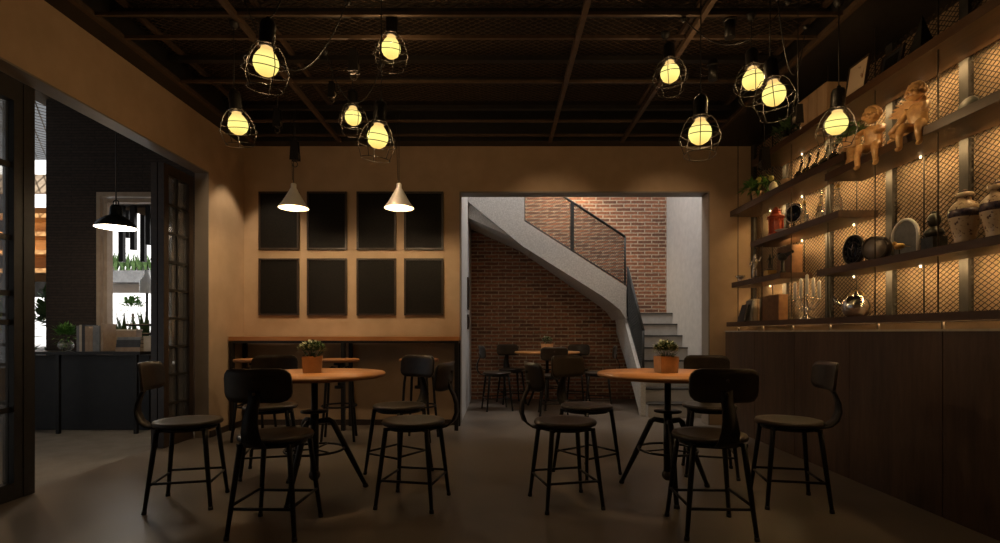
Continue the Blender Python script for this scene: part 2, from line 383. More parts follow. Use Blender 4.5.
for y in (1.9, 2.7, 3.62, 4.02, 4.70, 5.1, 5.72):
    bx('trim_%d' % n, M['trimdark'], -2.98, 2.54, y-.03, y+.03, 3.60, 3.64); n += 1
for (a, b_) in ((1.2, 5.70),):
    mb = MB(); diag(mb, -2.98, 2.54, a, b_, .085, .055, .0035, lambda u, v_: (u, v_, 3.69))
    struct(mb.build('ceiling_mesh', M['cmesh']), 'brown expanded wire mesh laid over the ceiling rails')

# ------------------------------------------------------------------ stair hall
bx('wall_rear', M['brick'], -.48, 2.90, 9.0, 9.2, 0, 5.2)
bx('wall_rear_left', M['white'], -.68, -.48, 6.69, 9.2, 0, 5.2)
bx('wall_rear_right', M['white'], 2.90, 3.10, 6.69, 9.2, 0, 5.2)
w = MB(); w.box(-.68, 3.10, 6.5, 6.69, 3.98, 5.2); struct(w.build('wall_rear_front', M['white']))
bx('ceiling_rear', M['white'], -.68, 3.10, 6.5, 9.2, 5.2, 5.3)

st = thing('staircase', 'white winding staircase with dark treads climbing left in front of the brick wall', 'staircase', (2.44, 7.0, 0))
def sb(): return MB()
T0 = Matrix.Translation((-2.44, -7.0, 0))
for i in range(1, 9):
    y = 7.05+.235*(i-1); z = .185*i; y2 = y+.235 if i < 8 else 9.0
    s = MB(); s.box(2.02, 2.895, y, y2, z-.185, z-.02).xf(T0).build('step', M['riser'], st)
    s = MB(); s.box(2.02, 2.895, y-.02, y2+(0.01 if i < 8 else 0), z-.02, z).xf(T0).build('tread', M['tread'], st)
s = MB(); s.prism([(7.3,.0),(9.0,1.30),(9.0,1.28-.22+.1),(7.45,0)], 2.03, 2.89, 'x').xf(T0).build('soffit', M['stone_white'], st)
s = MB(); s.prism([(7.16,0),(7.16,.47),(8.05,1.30),(8.05,1.86),(8.99,1.86),(8.99,1.52),(8.74,1.36),(7.28,.08),(7.24,0)], 1.95, 2.02, 'x').xf(T0).build('stringer', M['stone_white'], st)
lo = [(-.475,3.16),(.36,2.48),(1.55,1.735),(1.74,1.60),(1.86,1.50),(1.95,1.36)]
s = MB(); s.prism(lo + [(1.95,1.86),(.39,2.86),(.39,5.15),(-.475,5.15)], 7.98, 8.06, 'y').xf(T0).build('parapet', M['stone_white'], st)
lo2 = [(-.475,2.93),(.36,2.56)] + lo[2:]
s = MB(); s.prism(lo2 + [(1.95,1.62),(.36,2.66),(-.475,3.2)], 8.06, 8.99, 'y').xf(T0).build('soffit', M['stone_white'], st)
for i in range(6):
    s = MB(); x = 1.95-.29*i; z = 1.86+.185*i-.03
    s.box(x-.29, x, 8.06, 8.99, z-.13, z).xf(T0).build('step', M['riser'], st)
# railings
rl = MB().tube([at(524.5,221.4,8.02), (0.39,8.02,3.64)], .014, 6).xf(T0)
rail_pts = [(.39,8.02,2.885),(1.945,8.02,1.90)]; top_pts = [(.39,8.02,3.645),(1.945,8.02,2.63)]
rp = MB(); rp.tube([(.39,8.02,2.885),(.39,8.02,3.645)], .014, 6); rp.tube([(1.945,8.02,1.88),(1.945,8.02,2.63)], .016, 6)
rp.tube(rail_pts, .012, 6); rp.tube(top_pts, .02, 6)
rail = rp.xf(T0).build('railing', M['railgrey'], st)
MB().box(1.10, 1.155, 8.005, 8.035, 2.38, 3.16).xf(T0).build('post', M['railgrey'], rail)
mm = MB()
def PU(u, v_): return Vector((u, 8.02, 2.885-(u-.39)*.6334 + v_*(0.76-(u-.39)*.019)))
diag(mm, .40, 1.935, 0.01, .99, .05, .065, .0055, PU); mm.xf(T0).build('mesh_infill', M['railgrey'], rail)
rp = MB(); rp.tube([(1.985,8.03,1.40),(1.985,8.03,2.16)], .012, 6); rp.tube([(1.985,7.15,.52),(1.985,7.15,1.18)], .016, 6)
rp.tube([(1.985,8.03,2.16),(1.985,7.15,1.18)], .02, 6); rp.tube([(1.985,8.03,1.36),(1.985,7.15,.58)], .012, 6)
rail = rp.xf(T0).build('railing', M['railgrey'], st)
mm = MB()
def PL(u, v_): return Vector((1.985, u, .58+(u-7.15)*.886 + v_*(.60+(u-7.15)*.227)))
diag(mm, 7.16, 8.02, .01, .99, .035, .06, .0035, PL); mm.xf(T0).build('mesh_infill', M['railgrey'], rail)
for (y, z0, z1, lab) in ((7.9, 1.50, 1.98, 'small dark framed picture on the white hall wall, upper one'), (7.9, 1.20, 1.42, 'small dark framed picture on the white hall wall, lower one')):
    t = thing('picture_frame', lab, 'picture', (-.478, y, z0), 0, 'pictures on the stair hall wall')
    MB().prism([(-.12,0),(.12,0),(.12,z1-z0),(-.12,z1-z0)], 0, .02, 'x').build('frame', M['frame'], t)
    MB().box(.0201,.024,-.09,.09,.03,z1-z0-.03).build('print', M['board'], t)

# ------------------------------------------------------------------ bar counter & shelving (right)
YE = 6.34
ct = thing('bar_counter', 'long dark wooden bar counter faced with vertical panels along the right wall', 'bar counter', (2.98, 2.4, 0))
ys = [YE, 5.62, 4.86, 4.10, 3.235, 2.5, 1.7, .9, 0.1, -.7, -1.55]
for a, b_ in zip(ys, ys[1:]):
    s = MB(); s.box(-.22, -.195, b_-2.4+.003, a-2.4-.003, 0.0, 1.168).build('front_panel', M['counterwood'], ct)
s = MB(); s.box(-.195, .14, -1.55-2.4, YE-2.4, 0, 1.15).build('body', M['counterwood'], ct)
s = MB(); s.box(-.225, .14, -1.55-2.4, YE-2.4, 1.169, 1.1725).build('top_strip', M['bookw'], ct)
MB().box(-.231, -.2255, -1.55-2.4, YE-2.4, 1.158, 1.1725).build('lit_edge_strip', M['bookw'], ct)  # pale colour stands in for the lit line below the ledge
wt = thing('counter_top', 'dark wooden ledge carried on short pins above the bar counter', 'counter top', (2.98, 2.4, 1.173))
MB().box(-.22, .140, -1.55-2.4, 6.31-2.4, .05, .103).build('slab', M['slabwood'], wt)
yy = 6.2
while yy > 0:
    MB().tube([(-.12, yy-2.4, .0005), (-.12, yy-2.4, .05)], .010, 6).build('pin', M['rod'], wt); yy -= .57

su = thing('plank_shelving', 'brown plank shelves on thin rods before a backlit wire mesh screen', 'shelving', (3.0, 4.5, 1.28))
TS = Matrix.Translation((-3.0, -4.5, -1.28))
shelves = [(2.985,3.05,1.8,5.75),(2.55,2.617,4.22,6.30),(2.45,2.51,1.8,4.47),(2.10,2.16,4.29,5.79),(1.69,1.75,5.18,6.26),(1.645,1.70,1.8,4.58)]
for (z0, z1, y0, y1) in shelves:
    MB().box(2.80, 3.125, y0, y1, z0, z1).xf(TS).build('shelf', M['shelfwood'], su)
yy = 6.2
while yy > 1.8:
    MB().tube([(2.85,yy,1.281),(2.85,yy,3.46)], .0048, 6).xf(TS).build('rod', M['rod'], su); yy -= .565
for y in (6.42, 5.70, 4.95, 4.17, 3.50, 2.8, 2.1):
    MB().box(3.126, 3.165, y-.035, y+.035, 1.28, 3.46).xf(TS).build('upright', M['upright'], su)
for y in (5.95,5.33, 4.55, 3.83, 3.13, 2.45):
    MB().tube([(3.13,y,1.281),(3.13,y,3.46)], .006, 6).xf(TS).build('rod', M['rod'], su)
mm = MB(); diag(mm, 1.8, 6.40, 1.28, 3.46, .052, .036, .0032, lambda u, v_: (3.150, u, v_))
mm.xf(TS).build('mesh_screen', M['wmesh'], su)
# glowing end caps at the head of the back rods
for (z0, z1, y0, y1) in shelves:
    for y in (5.95, 5.33, 4.55, 3.83, 3.13, 2.45):
        if y0 < y < y1:
            MB().lathe([(0,-.016),(.005,-.016),(.007,-.004),(.007,0),(0,0)], (3.105, y, z0-.0005), 12).xf(TS).build('puck_light', M['glow'], su)
for (z0, z1, y0, y1) in shelves:
    d = light('AREA', (3.05, (y0+y1)/2, z0-.014), 3.5*(y1-y0), (1,.64,.28), 'shelf_strip_light', shape='RECTANGLE', size=.02, size_y=(y1-y0)-.06)
    d.rotation_euler = (0, math.radians(-30), 0)
d = light('AREA', (2.86, 2.4, 1.215), 5.5, (1,.60,.28), 'ledge_strip_light', shape='RECTANGLE', size=.015, size_y=7.6)
d.rotation_euler = (0, 0, 0)

# ------------------------------------------------------------------ bar table by back wall
bt = thing('bar_table', 'long narrow orange wood bar table on black steel legs against the back wall', 'table', (-1.83, 6.27, 0))
MB().box(-1.335, 1.36, -.19, .185, 1.055, 1.103).build('table_top', M['barwood'], bt)
MB().box(-1.33, 1.355, -.185, .18, 1.025, 1.0545).build('rail', M['black'], bt)
for (x, y) in ((-1.305,-.16),(1.33,-.16),(0.0,-.16),(-1.305,.15),(1.33,.15),(0.0,.15)):
    MB().box(x-.022, x+.022, y-.022, y+.022, 0, 1.0245).build('leg', M['black'], bt)

# ------------------------------------------------------------------ framed boards
cols = [(258.5,298.7),(306.8,346.7),(356.5,396.0),(404.0,443.3)]; rows = [(191.5,249.6),(258.3,315.4)]
names = ['first from the left corner', 'second from the left corner', 'third from the left corner', 'fourth, next to the stair opening']
for ri, (pa, pb) in enumerate(rows):
    for ci, (xa, xb) in enumerate(cols):
        A = at(xa, pa, 6.45); B = at(xb, pb, 6.45); wd = B.x-A.x; ht = A.z-B.z
        t = thing('framed_board', '%s row black framed board on the back wall, %s' % (('upper', 'lower')[ri], names[ci]), 'wall art', ((A.x+B.x)/2, YB-.001, B.z), 0, 'black framed boards on the back wall')
        s = MB(); fw = .022
        s.box(-wd/2, wd/2, -.03, 0, 0, fw); s.box(-wd/2, wd/2, -.03, 0, ht-fw, ht); s.box(-wd/2, -wd/2+fw, -.03, 0, fw, ht-fw); s.box(wd/2-fw, wd/2, -.03, 0, fw, ht-fw)
        s.build('frame', M['frame'], t)
        MB().box(-wd/2+fw, wd/2-fw, -.016, -.002, fw, ht-fw).build('panel', M['board'], t)

# ------------------------------------------------------------------ stool (faces +y; back at -y)
def make_stool(label, loc, rz, group):
    t = thing('dining_stool', label, 'stool', loc, rz, group)
    s = MB(); s.lathe([(0,.528),(.17,.528),(.208,.536),(.212,.548),(.205,.562),(.17,.560),(.09,.553),(0,.552)], n=32).build('seat', M['stoolwood'], t)
    s = MB(); s.lathe([(.165,.505),(.175,.505),(.175,.5275),(.165,.5275)], n=28); 
    s.tube([(-.16,-.16*.9,.515),(.16,.16*.9,.515)], .012, 6); s.tube([(.16,-.16*.9,.515),(-.16,.16*.9,.515)], .012, 6); s.build('seat_frame', M['black'], t)
    for sx in (1,-1):
        for sy in (1,-1):
            s = MB(); s.tube([(sx*.140,sy*.140,.522),(sx*.156,sy*.156,.36),(sx*.19,sy*.19,.02)], [.017,.0165,.0125], 8)
            lg = s.build('leg', M['black'], t); MB().tube([(sx*.19,sy*.19,.0225),(sx*.192,sy*.192,0)], [.0155,.0155], 8).build('foot_cap', M['rope'], lg)
    q = .176
    s = MB(); 
    for (a, b_, z) in (((-q,-q),(q,-q),.17),((-q,q),(q,q),.17),((-q,-q),(-q,q),.185),((q,-q),(q,q),.185)):
        s.tube([(a[0],a[1],z),(b_[0],b_[1],z)], .0085, 6)
    s.build('stretcher', M['black'], t)
    # back support: bowed flat bar narrowing upward
    prof = [(-.10,.519,.06),(-.19,.517,.06),(-.245,.530,.058),(-.285,.565,.055),(-.305,.62,.048),(-.302,.68,.040),(-.283,.735,.034),(-.262,.775,.032),(-.254,.84,.032)]
    s = MB(); vs = []; fs = []
    for i, (y, z, hw) in enumerate(prof):
        a = Vector(prof[min(i+1,len(prof)-1)][:2]) - Vector(prof[max(i-1,0)][:2]); a.normalize(); nx = Vector((-a.y, a.x))*.005
        vs += [(-hw, y+nx.x, z+nx.y), (hw, y+nx.x, z+nx.y), (hw, y-nx.x, z-nx.y), (-hw, y-nx.x, z-nx.y)]
    for i in range(len(prof)-1):
        for k in range(4):
            l = (k+1) % 4; fs.append((i*4+k, i*4+l, i*4+4+l, i*4+4+k))
    fs += [(0,1,2,3), tuple(len(vs)-4+k for k in (3,2,1,0))]
    s.add(vs, fs, True); s.build('back_support', M['black'], t)
    # curved backrest
    pts = rrect(.372, .185, .055, 5); s = MB(); n = len(pts)
    grid = []
    NX = 12; NZ = 6
    def outline_h(x):
        r = .055; hx = .186; e = abs(x) - (hx-r)
        return .0925 if e <= 0 else .0925 - r + math.sqrt(max(0, r*r-e*e))
    vs = []; 
    for side in (0, 1):
        for i in range(NX+1):
            x = -math.cos(PI*i/NX)*.186; hh = outline_h(x)
            for j in range(NZ+1):
                z = -hh + 2*hh*j/NZ; y = -.245 + 1.15*x*x - .10*(z) - (.018 if side else 0)
                vs.append((x, y, .862+z))
    m_ = (NX+1)*(NZ+1); fs = []
    for i in range(NX):
        for j in range(NZ):
            a = i*(NZ+1)+j; fs += [(a, a+1, a+NZ+2, a+NZ+1), (m_+a, m_+a+NZ+1, m_+a+NZ+2, m_+a+1)]
    for i in range(NX):
        a = i*(NZ+1); fs += [(a, a+NZ+1, m_+a+NZ+1, m_+a), (a+NZ, m_+a+NZ, m_+a+2*NZ+1, a+2*NZ+1)]
    for j in range(NZ):
        fs += [(j, m_+j, m_+j+1, j+1)]; a = NX*(NZ+1)+j; fs += [(a, a+1, m_+a+1, m_+a)]
    s.add(vs, fs, True); s.build('backrest', M['stoolwood'], t)
    for z in (.82, .89): MB().ball((0,-.268-.1*(z-.862),z), .010, 8).build('bolt', M['rod'], t)
    return t
D = math.radians
layout = [  # offsets from the table centre, rotation (0 = faces +y)
    ((-.77,-.234), -D(90)+D(13), 'left side'),
    ((0.02,-.69), D(-2), 'near side'),
    ((-.54,.51), D(180)+D(15), 'far left side'),
    ((.51,.52), D(180)-D(24), 'far right side'),
    ((.75,-.22), D(90)-D(11), 'right side')]
tables = [((-1.33,3.75), 'round table on the left, below the cone pendants'), ((1.217,3.75), 'round table beside the bar counter'), ((.74,8.0), 'small-looking round table in the brick stair hall')]
first = None
lab = {
 (0,0):'dark round stool left of the left table, nearest the glass doors, backrest facing the doors',
 (0,1):'dark round stool in front of the left table with its backrest towards the viewer',
 (0,2):'dark round stool behind the left table on its left, backrest nearly touching the bar table',
 (0,3):'dark round stool behind the left table on its right, backrest towards the back wall',
 (0,4):'dark round stool right of the left table with its curved back support on the right',
 (1,0):'dark round stool left of the right table, backrest edge-on mid-room',
 (1,1):'dark round stool in front of the right table with its backrest towards the viewer',
 (1,2):'dark stool behind the right table on its left, backrest lit warm before the stair opening',
 (1,3):'dark stool behind the right table on its right, near the end of the bar counter',
 (1,4):'dark round stool nearest the bar counter, seen in profile with its bowed back',
 (2,0):'far stool at the left end of the table in the stair hall, seen sideways',
 (2,1):'far stool in front of the stair hall table, backrest hiding the table edge',
 (2,2):'far stool behind the stair hall table, left, close to the brick wall',
 (2,3):'far stool behind the stair hall table, right, close to the brick wall',
 (2,4):'far stool right of the stair hall table, under the sloping stair flight'}
for ti, ((tx, ty), tn) in enumerate(tables):
    for si, ((ox, oy), rz, sn) in enumerate(layout):
        rz = {(0,3): D(180)-D(34), (1,2): D(180)+D(36), (1,3): D(180)-D(16)}.get((ti,si), rz)
        loc = (tx+ox+(.04 if (ti,si) == (1,2) else 0), ty+oy, 0); g = ('stools around the left table', 'stools around the right table', 'stools in the stair hall')[ti]
        if first is None: first = make_stool(lab[(ti,si)], loc, rz, g)
        else: dup(first, loc, rz, lab[(ti,si)], g)

# ------------------------------------------------------------------ round tables
def make_table(label, loc, rz):
    t = thing('round_table', label, 'table', loc, rz, 'round orange wood tables')
    MB().lathe([(0,.828),(.475,.828),(.498,.836),(.502,.848),(.496,.860),(.0,.862)], n=56).build('table_top', M['tabletop'], t)
    s = MB(); s.lathe([(0,.80),(.11,.80),(.11,.8275),(0,.8275)], n=20); s.tube([(0,0,.14),(0,0,.80)], .024, 12); s.tube([(0,0,.14),(0,0,.58)], .030, 12); s.build('pole', M['black'], t)
    MB().lathe([(.0305,.575),(.095,.577),(.098,.583),(.095,.589),(.0305,.591)], n=24).build('flange', M['black'], t)
    s = MB(); s.ball((0,0,.125), .042, 14); s.build('pole_foot', M['rod'], t)
    for a in (D(21), D(141), D(261)):
        c, q = math.cos(a), math.sin(a)
        s = MB(); s.tube([(.025*c,.025*q,.51),(.10*c,.10*q,.515),(.125*c,.125*q,.50),(.24*c,.24*q,.26),(.355*c,.355*q,.02)], [.02,.02,.021,.021,.015], 8)
        lg = s.build('leg', M['black'], t); MB().tube([(.354*c,.354*q,.022),(.362*c,.362*q,0)], .02, 8).build('foot_cap', M['rope'], lg)
    s = MB(); s.ring((0,0,.31), .205, .009, 32, 6)
    for a in (D(81), D(201), D(321)): s.tube([(.03*math.cos(a),.03*math.sin(a),.31),(.205*math.cos(a),.205*math.sin(a),.31)], .006, 6)
    s.build('foot_ring', M['black'], t)
    return t
tb = make_table('round orange wood table on a black tripod pole, left in the room', (-1.33,3.75,0), 0)
dup(tb, (1.217,3.75,0), 0, 'round orange wood table on a black tripod pole, beside the bar counter')
dup(tb, (.74,8.0,0), 0, 'distant round wood table in front of the brick wall in the stair hall')

# potted plants on the tables
def make_plant(label, loc, rz=0):
    t = thing('potted_plant', label, 'plant', loc, rz, 'square tan planters on the tables')
    s = MB(); s.prism([(-.055,-.055),(.055,-.055),(.055,.055),(-.055,.055)], 0, .004, 'z')
    vs = []
    for (h, z) in ((.062,0),(.068,.118),(.058,.118),(.056,.095)): vs += [(-h,-h,z),(h,-h,z),(h,h,z),(-h,h,z)]
    fs = [(0,1,2,3)[::-1]] + [(i*4+k, i*4+(k+1) % 4, i*4+4+(k+1) % 4, i*4+4+k) for i in range(3) for k in range(4)] + [(12,13,14,15)]
    s = MB().add(vs, fs); s.build('pot', M['pot'], t)
    MB().box(-.055,.055,-.055,.055,.0955,.10).build('soil', M['soil'], t)
    rn = random.Random(3); s = MB()
    for i in range(26):
        a = rn.uniform(0, 2*PI); rr = rn.uniform(.02,.09); s.tube([(rr*.3*math.cos(a), rr*.3*math.sin(a), .10), (rr*math.cos(a), rr*math.sin(a), rn.uniform(.14,.19))], .0018, 4)
    s.build('stem', M['leaf'], t)
    fo = foliage(5, (0,0,.155), (.085,.085,.065), 330, .034, .024); s = fo.build('foliage', M['leaf'], t)
    foliage(9, (0,0,.16), (.092,.092,.07), 190, .026, .02).build('leaf_tips', M['leafpale'], t)
    return t
pl = make_plant('leafy plant in a square tan planter on the left round table', (-1.345,3.75,.8625), .3)
dup(pl, (1.205,3.75,.8625), .1, 'leafy plant in a square tan planter on the table beside the bar')
dup(pl, (.74,8.0,.8625), .5, 'tiny looking plant in a planter on the table in the stair hall')

# ------------------------------------------------------------------ bar stools with wooden tops
def make_barstool(label, loc, rz):
    t = thing('bar_stool', label, 'stool', loc, rz, 'backless stools at the bar table')
    MB().lathe([(0,.835),(.20,.835),(.212,.842),(.212,.862),(.205,.868),(0,.868)], n=32).build('seat', M['barwood'], t)
    s = MB(); s.lathe([(0,.800),(.06,.800),(.06,.834),(0,.834)], n=16); s.tube([(0,0,.56),(0,0,.80)], .018, 8)
    s.lathe([(.0,.545),(.05,.55),(.05,.58),(0,.585)], n=16); s.build('screw_post', M['black'], t)
    for a in (D(45), D(135), D(225), D(315)):
        c, q = math.cos(a), math.sin(a)
        MB().tube([(x*c, x*q, z) for x, z in ((.04,.70),(.07,.765),(.115,.775),(.155,.73),(.175,.62),(.19,.40),(.235,.0))], .014, 8).build('leg', M['black'], t)
    s = MB(); s.ring((0,0,.365), .18, .010, 28, 6); s.build('foot_ring', M['black'], t)
    return t
bs = make_barstool('backless stool with round wooden seat at the left end of the bar table', (-2.63,5.6,0), 0)
dup(bs, (-1.72,5.6,0), .2, 'backless stool with round wooden seat in the middle of the bar table')
dup(bs, (-.86,5.6,0), -.15, 'backless stool with round wooden seat at the right end of the bar table')

# ------------------------------------------------------------------ lamps
def caged(label, bpx, bpy, wpx, tilt=(0,0), spin=0, cable_to=None, shroud=True):
    s_ = wpx/.150; y = F/s_; c = at(bpx, bpy, y)
    t = thing('caged_pendant_lamp', label, 'lamp', tuple(c), 0, 'caged bulb pendants')
    R = Matrix.Rotation(tilt[0], 4, 'Y') @ Matrix.Rotation(tilt[1], 4, 'X') @ Matrix.Rotation(spin, 4, 'Z')
    g = MB(); g.lathe([(0,-.071),(.03,-.067),(.054,-.049),(.068,-.022),(.071,.0),(.066,.027),(.05,.054),(.034,.074),(.030,.092)], n=28); g.xf(R).build('bulb', M['globe'], t)
    g = MB(); g.lathe([(.036,.088),(.042,.088),(.044,.10),(.044,.215),(.036,.235),(.014,.242),(.012,.255),(0,.256)], n=20); g.xf(R).build('socket', M['black'], t)
    cg = MB()
    prof = [(.044,.105),(.068,.10),(.10,.055),(.130,-.035),(.128,-.06),(.098,-.145)]
    for k in range(5):
        a = 2*PI*k/5+.3; cg.tube([(r_*math.cos(a), r_*math.sin(a), z_) for r_, z_ in prof], .0027, 5)
    cg.ring((0,0,-.145), .098, .0027, 24, 5); cg.ring((0,0,-.047), .130, .0027, 24, 5); cg.ring((0,0,.0), .118, .0024, 24, 5); cg.ring((0,0,.105), .046, .006, 20, 5)
    cg.xf(R).build('cage', M['cage'], t)
    top = R @ Vector((0,0,.25)); cb = MB(); zt = 3.455 - c.z
    if cable_to is None: end = Vector((top.x, top.y, zt)); pts = [top, end]
    else:
        end = Vector((cable_to[0]-c.x, cable_to[1]-c.y, zt)); pts = []
        for i in range(9):
            u = i/8; p = top.lerp(end, u); p.z -= .10*math.sin(PI*u)*(1-u); pts.append(p)
        pts[0] = top
    cb.tube(pts, .0038, 5); cb.lathe([(0,-.05),(.02,-.045),(.035,-.01),(.035,0),(0,0)], (end.x, end.y, end.z), 14)
    cb.build('cable', M['rope'], t)
    light('POINT', tuple(c), 7.5, (1,.66,.36), 'bulb_filament', shadow_soft_size=.02)
    return t
caged('large caged bulb lamp hanging high on the left, tilted, over the left table', 266, 63.3, 25.8, (.10,.1), .2, (-1.25,3.2))
caged('caged bulb lamp hanging lowest and farthest left, by the corner of the left wall', 238, 124.8, 20, (-.05,.15), .5)
caged('caged bulb lamp hanging highest left of the centre of the ceiling', 391, 48.5, 20, (.05,.1), .1)
caged('smallest caged bulb lamp, left of the lamp over the cone pendants', 353.2, 117, 17, (-.05,-.1), 0)
caged('caged bulb lamp in front of the back wall top, above the right cone pendant', 377.7, 137.5, 22, (.12,.1), .4)
caged('caged bulb lamp with open cage hanging right of the ceiling centre', 670, 73, 19.5, (0,-.1), .2, (1.28,4.0))
caged('large caged bulb lamp hanging lowest over the right table', 700, 133, 23.4, (.04,-.05), .3)
caged('caged bulb lamp, left and higher one of the pair by the shelves', 753, 79.6, 21, (.05,-.2), .3)
caged('caged bulb lamp, right and lower one of the pair by the shelves', 774, 94.5, 23, (-.05,-.1), .1)
caged('caged bulb lamp hanging in front of the upper plank shelves', 836.5, 124, 21.5, (0,.1), .7)

def cone_lamp(label, px):
    y = 5.5; c = at(px, 208.3, y)
    t = thing('cone_pendant_lamp', label, 'lamp', tuple(c), 0, 'metal cone pendants')
    g = MB(); n_ = 36
    prof = [(.156,0),(.154,.010),(.118,.055),(.064,.150),(.038,.200),(.028,.215),(.028,.255),(.022,.262),(0,.264)]
    g.lathe(prof + [], n=n_); g2 = []
    # open the bottom: drop the cap face
    g.f = [f for f in g.f if len(f) <= 4]; g.sm = [True]*len(g.f); g.mi = [0]*len(g.f); sh = g.build('shade', M['brass'], t)
    g = MB(); g.lathe([(.152,.001),(.112,.052),(.059,.145),(.027,.19),(0,.192)], n=n_); g.f = [f for f in g.f if len(f) <= 4]; g.sm = [True]*len(g.f); g.mi = [0]*len(g.f)
    g.build('inner_reflector', M['lampin'], t)
    g = MB(); g.ball((0,0,.085), .033, 14); g.tube([(0,0,.115),(0,0,.185)], .018, 10); g.build('bulb', M['glow'], t)
    g = MB(); g.tube([(0,0,.262),(0,0,3.455-c.z)], .004, 5); g.tube([(-.012,0,.30),(-.035,0,3.455-c.z)], .003, 5)
    g.build('cable', M['rope'], t)
    light('POINT', (c.x, c.y, c.z+.035), 18, (1,.72,.42), 'cone_bulb', shadow_soft_size=.03)
cone_lamp('metal cone pendant lamp on the left, over the end of the bar table', 293.6)
cone_lamp('metal cone pendant lamp on the right, over the middle of the bar table', 399)

def pulley(label, px, p0, p1, y):
    a = at(px, p0, y); b_ = at(px, p1, y); L = a.z-b_.z
    t = thing('cable_pulley', label, 'pulley', tuple(b_), 0, 'black pulleys on the lamp cables')
    g = MB(); w_ = L*.17
    for sx in (-1, 1):
        g.prism([(-w_,L*.25),(w_,L*.25),(w_*.7,L),(-w_*.7,L)], sx*w_*.55, sx*w_*.75, 'y')
    g.build('housing', M['black'], t)
    MB().lathe([(0,-w_*.4),(w_*1.1,-w_*.4),(w_*.85,0),(w_*1.1,w_*.4),(0,w_*.4)], (0,0,L*.42), 16, 'y').build('wheel', M['rod'], t)
    g = MB(); g.ring((0,0,L*.10), L*.1, L*.02, 12, 5, 'y', D(-200), D(70)); g.tube([(0,0,L*.2),(0,0,L*.26)], L*.03, 6); g.build('hook', M['rod'], t)
    g = MB(); g.tube([(0,0,L*.95),(0,0,3.455-b_.z)], .0035, 5); g.build('cable', M['rope'], t)
pulley('black pulley hanging beneath the large tilted lamp, close to the back wall', 277.5, 109, 133, 4.9)
pulley('black pulley on the cable directly above the left cone pendant', 295, 141, 167, 5.35)
pulley('black pulley left of the smallest caged bulb lamp', 332, 82, 103, 4.4)
pulley('black pulley hanging above the smallest caged bulb lamp', 354, 50, 80, 4.2)
pulley('black pulley at the upper shelf, below the right pair of caged lamps', 798, 105, 130, 3.6)
pulley('black pulley above the plant with yellow fruit, near the shelf corner', 764.5, 148, 176, 5.0)
def spot_fix(label, px, p0, p1, y, target=None):
    a = at(px, p0, y); b_ = at(px, p1, y); L = a.z-b_.z
    t = thing('ceiling_spotlight', label, 'spotlight', tuple(b_), 0, 'black cylinder spotlights on the ceiling')
    g = MB(); g.lathe([(.035,.0),(.038,.0),(.038,L),(0,L)], n=18); g.build('housing', M['black'], t)
    g = MB(); g.tube([(0,0,L),(0,0,3.47-b_.z)], .01, 8); g.lathe([(0,-.02),(.05,-.02),(.05,0),(0,0)], (0,0,3.47-b_.z), 16); g.build('stem', M['black'], t)
    return b_
spot_fix('black cylinder spotlight right of the open caged lamp, the higher one', 730, 18, 38, 3.85)
spot_fix('black cylinder spotlight right of the open caged lamp, the lower one', 713, 60, 80, 4.5)
# draping flex between ceiling points
def drape(label, p0, p1, sag):
    g = MB(); p0 = Vector(p0); p1 = Vector(p1); pts = []
    for i in range(15):
        u = i/14; p = p0.lerp(p1, u); p.z -= sag*4*u*(1-u); pts.append(p)
    g.tube(pts, .0045, 5)
    for p in (p0, p1): g.lathe([(0,-.035),(.012,-.03),(.022,-.01),(.022,0),(0,0)], (p.x, p.y, p.z), 12)
    tag(g.build('lamp_cable', M['rope']), label, 'cable', 'loose cables under the ceiling')
drape('black cable sagging under the ceiling above the left table', (-1.75,3.55,3.45), (-1.05,3.6,3.45), .50)
drape('black cable looping from the ceiling near the small caged lamp', (-1.42,4.25,3.45), (-1.0,4.45,3.45), .38)
drape('black cable looping between the ceiling and the lamp pair by the shelves', (1.35,3.8,3.45), (2.0,3.6,3.45), .25)
drape('black cable sagging beside the lamp in front of the plank shelves', (1.9,3.55,3.45), (2.3,3.9,3.45), .45)

# ------------------------------------------------------------------ doors on the left
dr = bpy.data.objects.new('door_1', None); C.objects.link(dr); dr.location = (-3.36, 2.6, 0); struct(dr, 'dark metal framed glass door leaf at the left edge')
g = MB(); y0, y1 = 1.31, 3.72
g.box(-.04,.04, 3.56-2.6, 3.72-2.6, 0.005, 2.89); g.box(-.04,.04, y0-2.6, y0-2.6+.12, 0.005, 2.89); g.box(-.04,.04, y0-2.6+.12, 3.56-2.6, 2.74, 2.89); g.box(-.04,.04, y0-2.6+.12, 3.56-2.6, 0.005, .12)
g.box(-.042,.045, 3.628-2.6, 3.652-2.6, .01, 2.885)
g.build('door_frame', M['trimdark'], dr)
g = MB()
for z in (.62, 1.22, 1.42, 1.80, 2.30): g.box(-.018,.018, y0-2.6+.12, 3.56-2.6, z-.018, z+.018)
for y in (2.0, 2.8): g.box(-.0181,.0181, y-2.615, y-2.585, .12, 2.74)
g.build('glazing_bars', M['trimdark'], dr)
MB().box(-.004,.004, y0-2.6+.12, 3.56-2.6, .12, 2.74).build('glass', M['pane'], dr)
def leaf(name, x, y0, y1, lbl):
    d = bpy.data.objects.new(name, None); C.objects.link(d); d.location = (x, y0, 0); struct(d, lbl); W = y1-y0
    g = MB(); a = .03; st_ = .075
    g.box(-a,a,0,st_,.005,2.84); g.box(-a,a,W-st_,W,.005,2.84); g.box(-a,a,st_,W-st_,2.74,2.84); g.box(-a,a,st_,W-st_,.005,.14); g.build('door_frame', M['frame'], d)
    g = MB()
    for i in range(1, 9): z = .14+2.60*i/9; g.box(-.014,.014,st_,W-st_,z-.012,z+.012)
    g.box(-.0141,.0141,W/2-.012,W/2+.012,.14,2.74); g.build('glazing_bars', M['trimdark'], d)
    MB().box(-.004,.004,st_,W-st_,.14,2.74).build('glass', M['pane'], d)
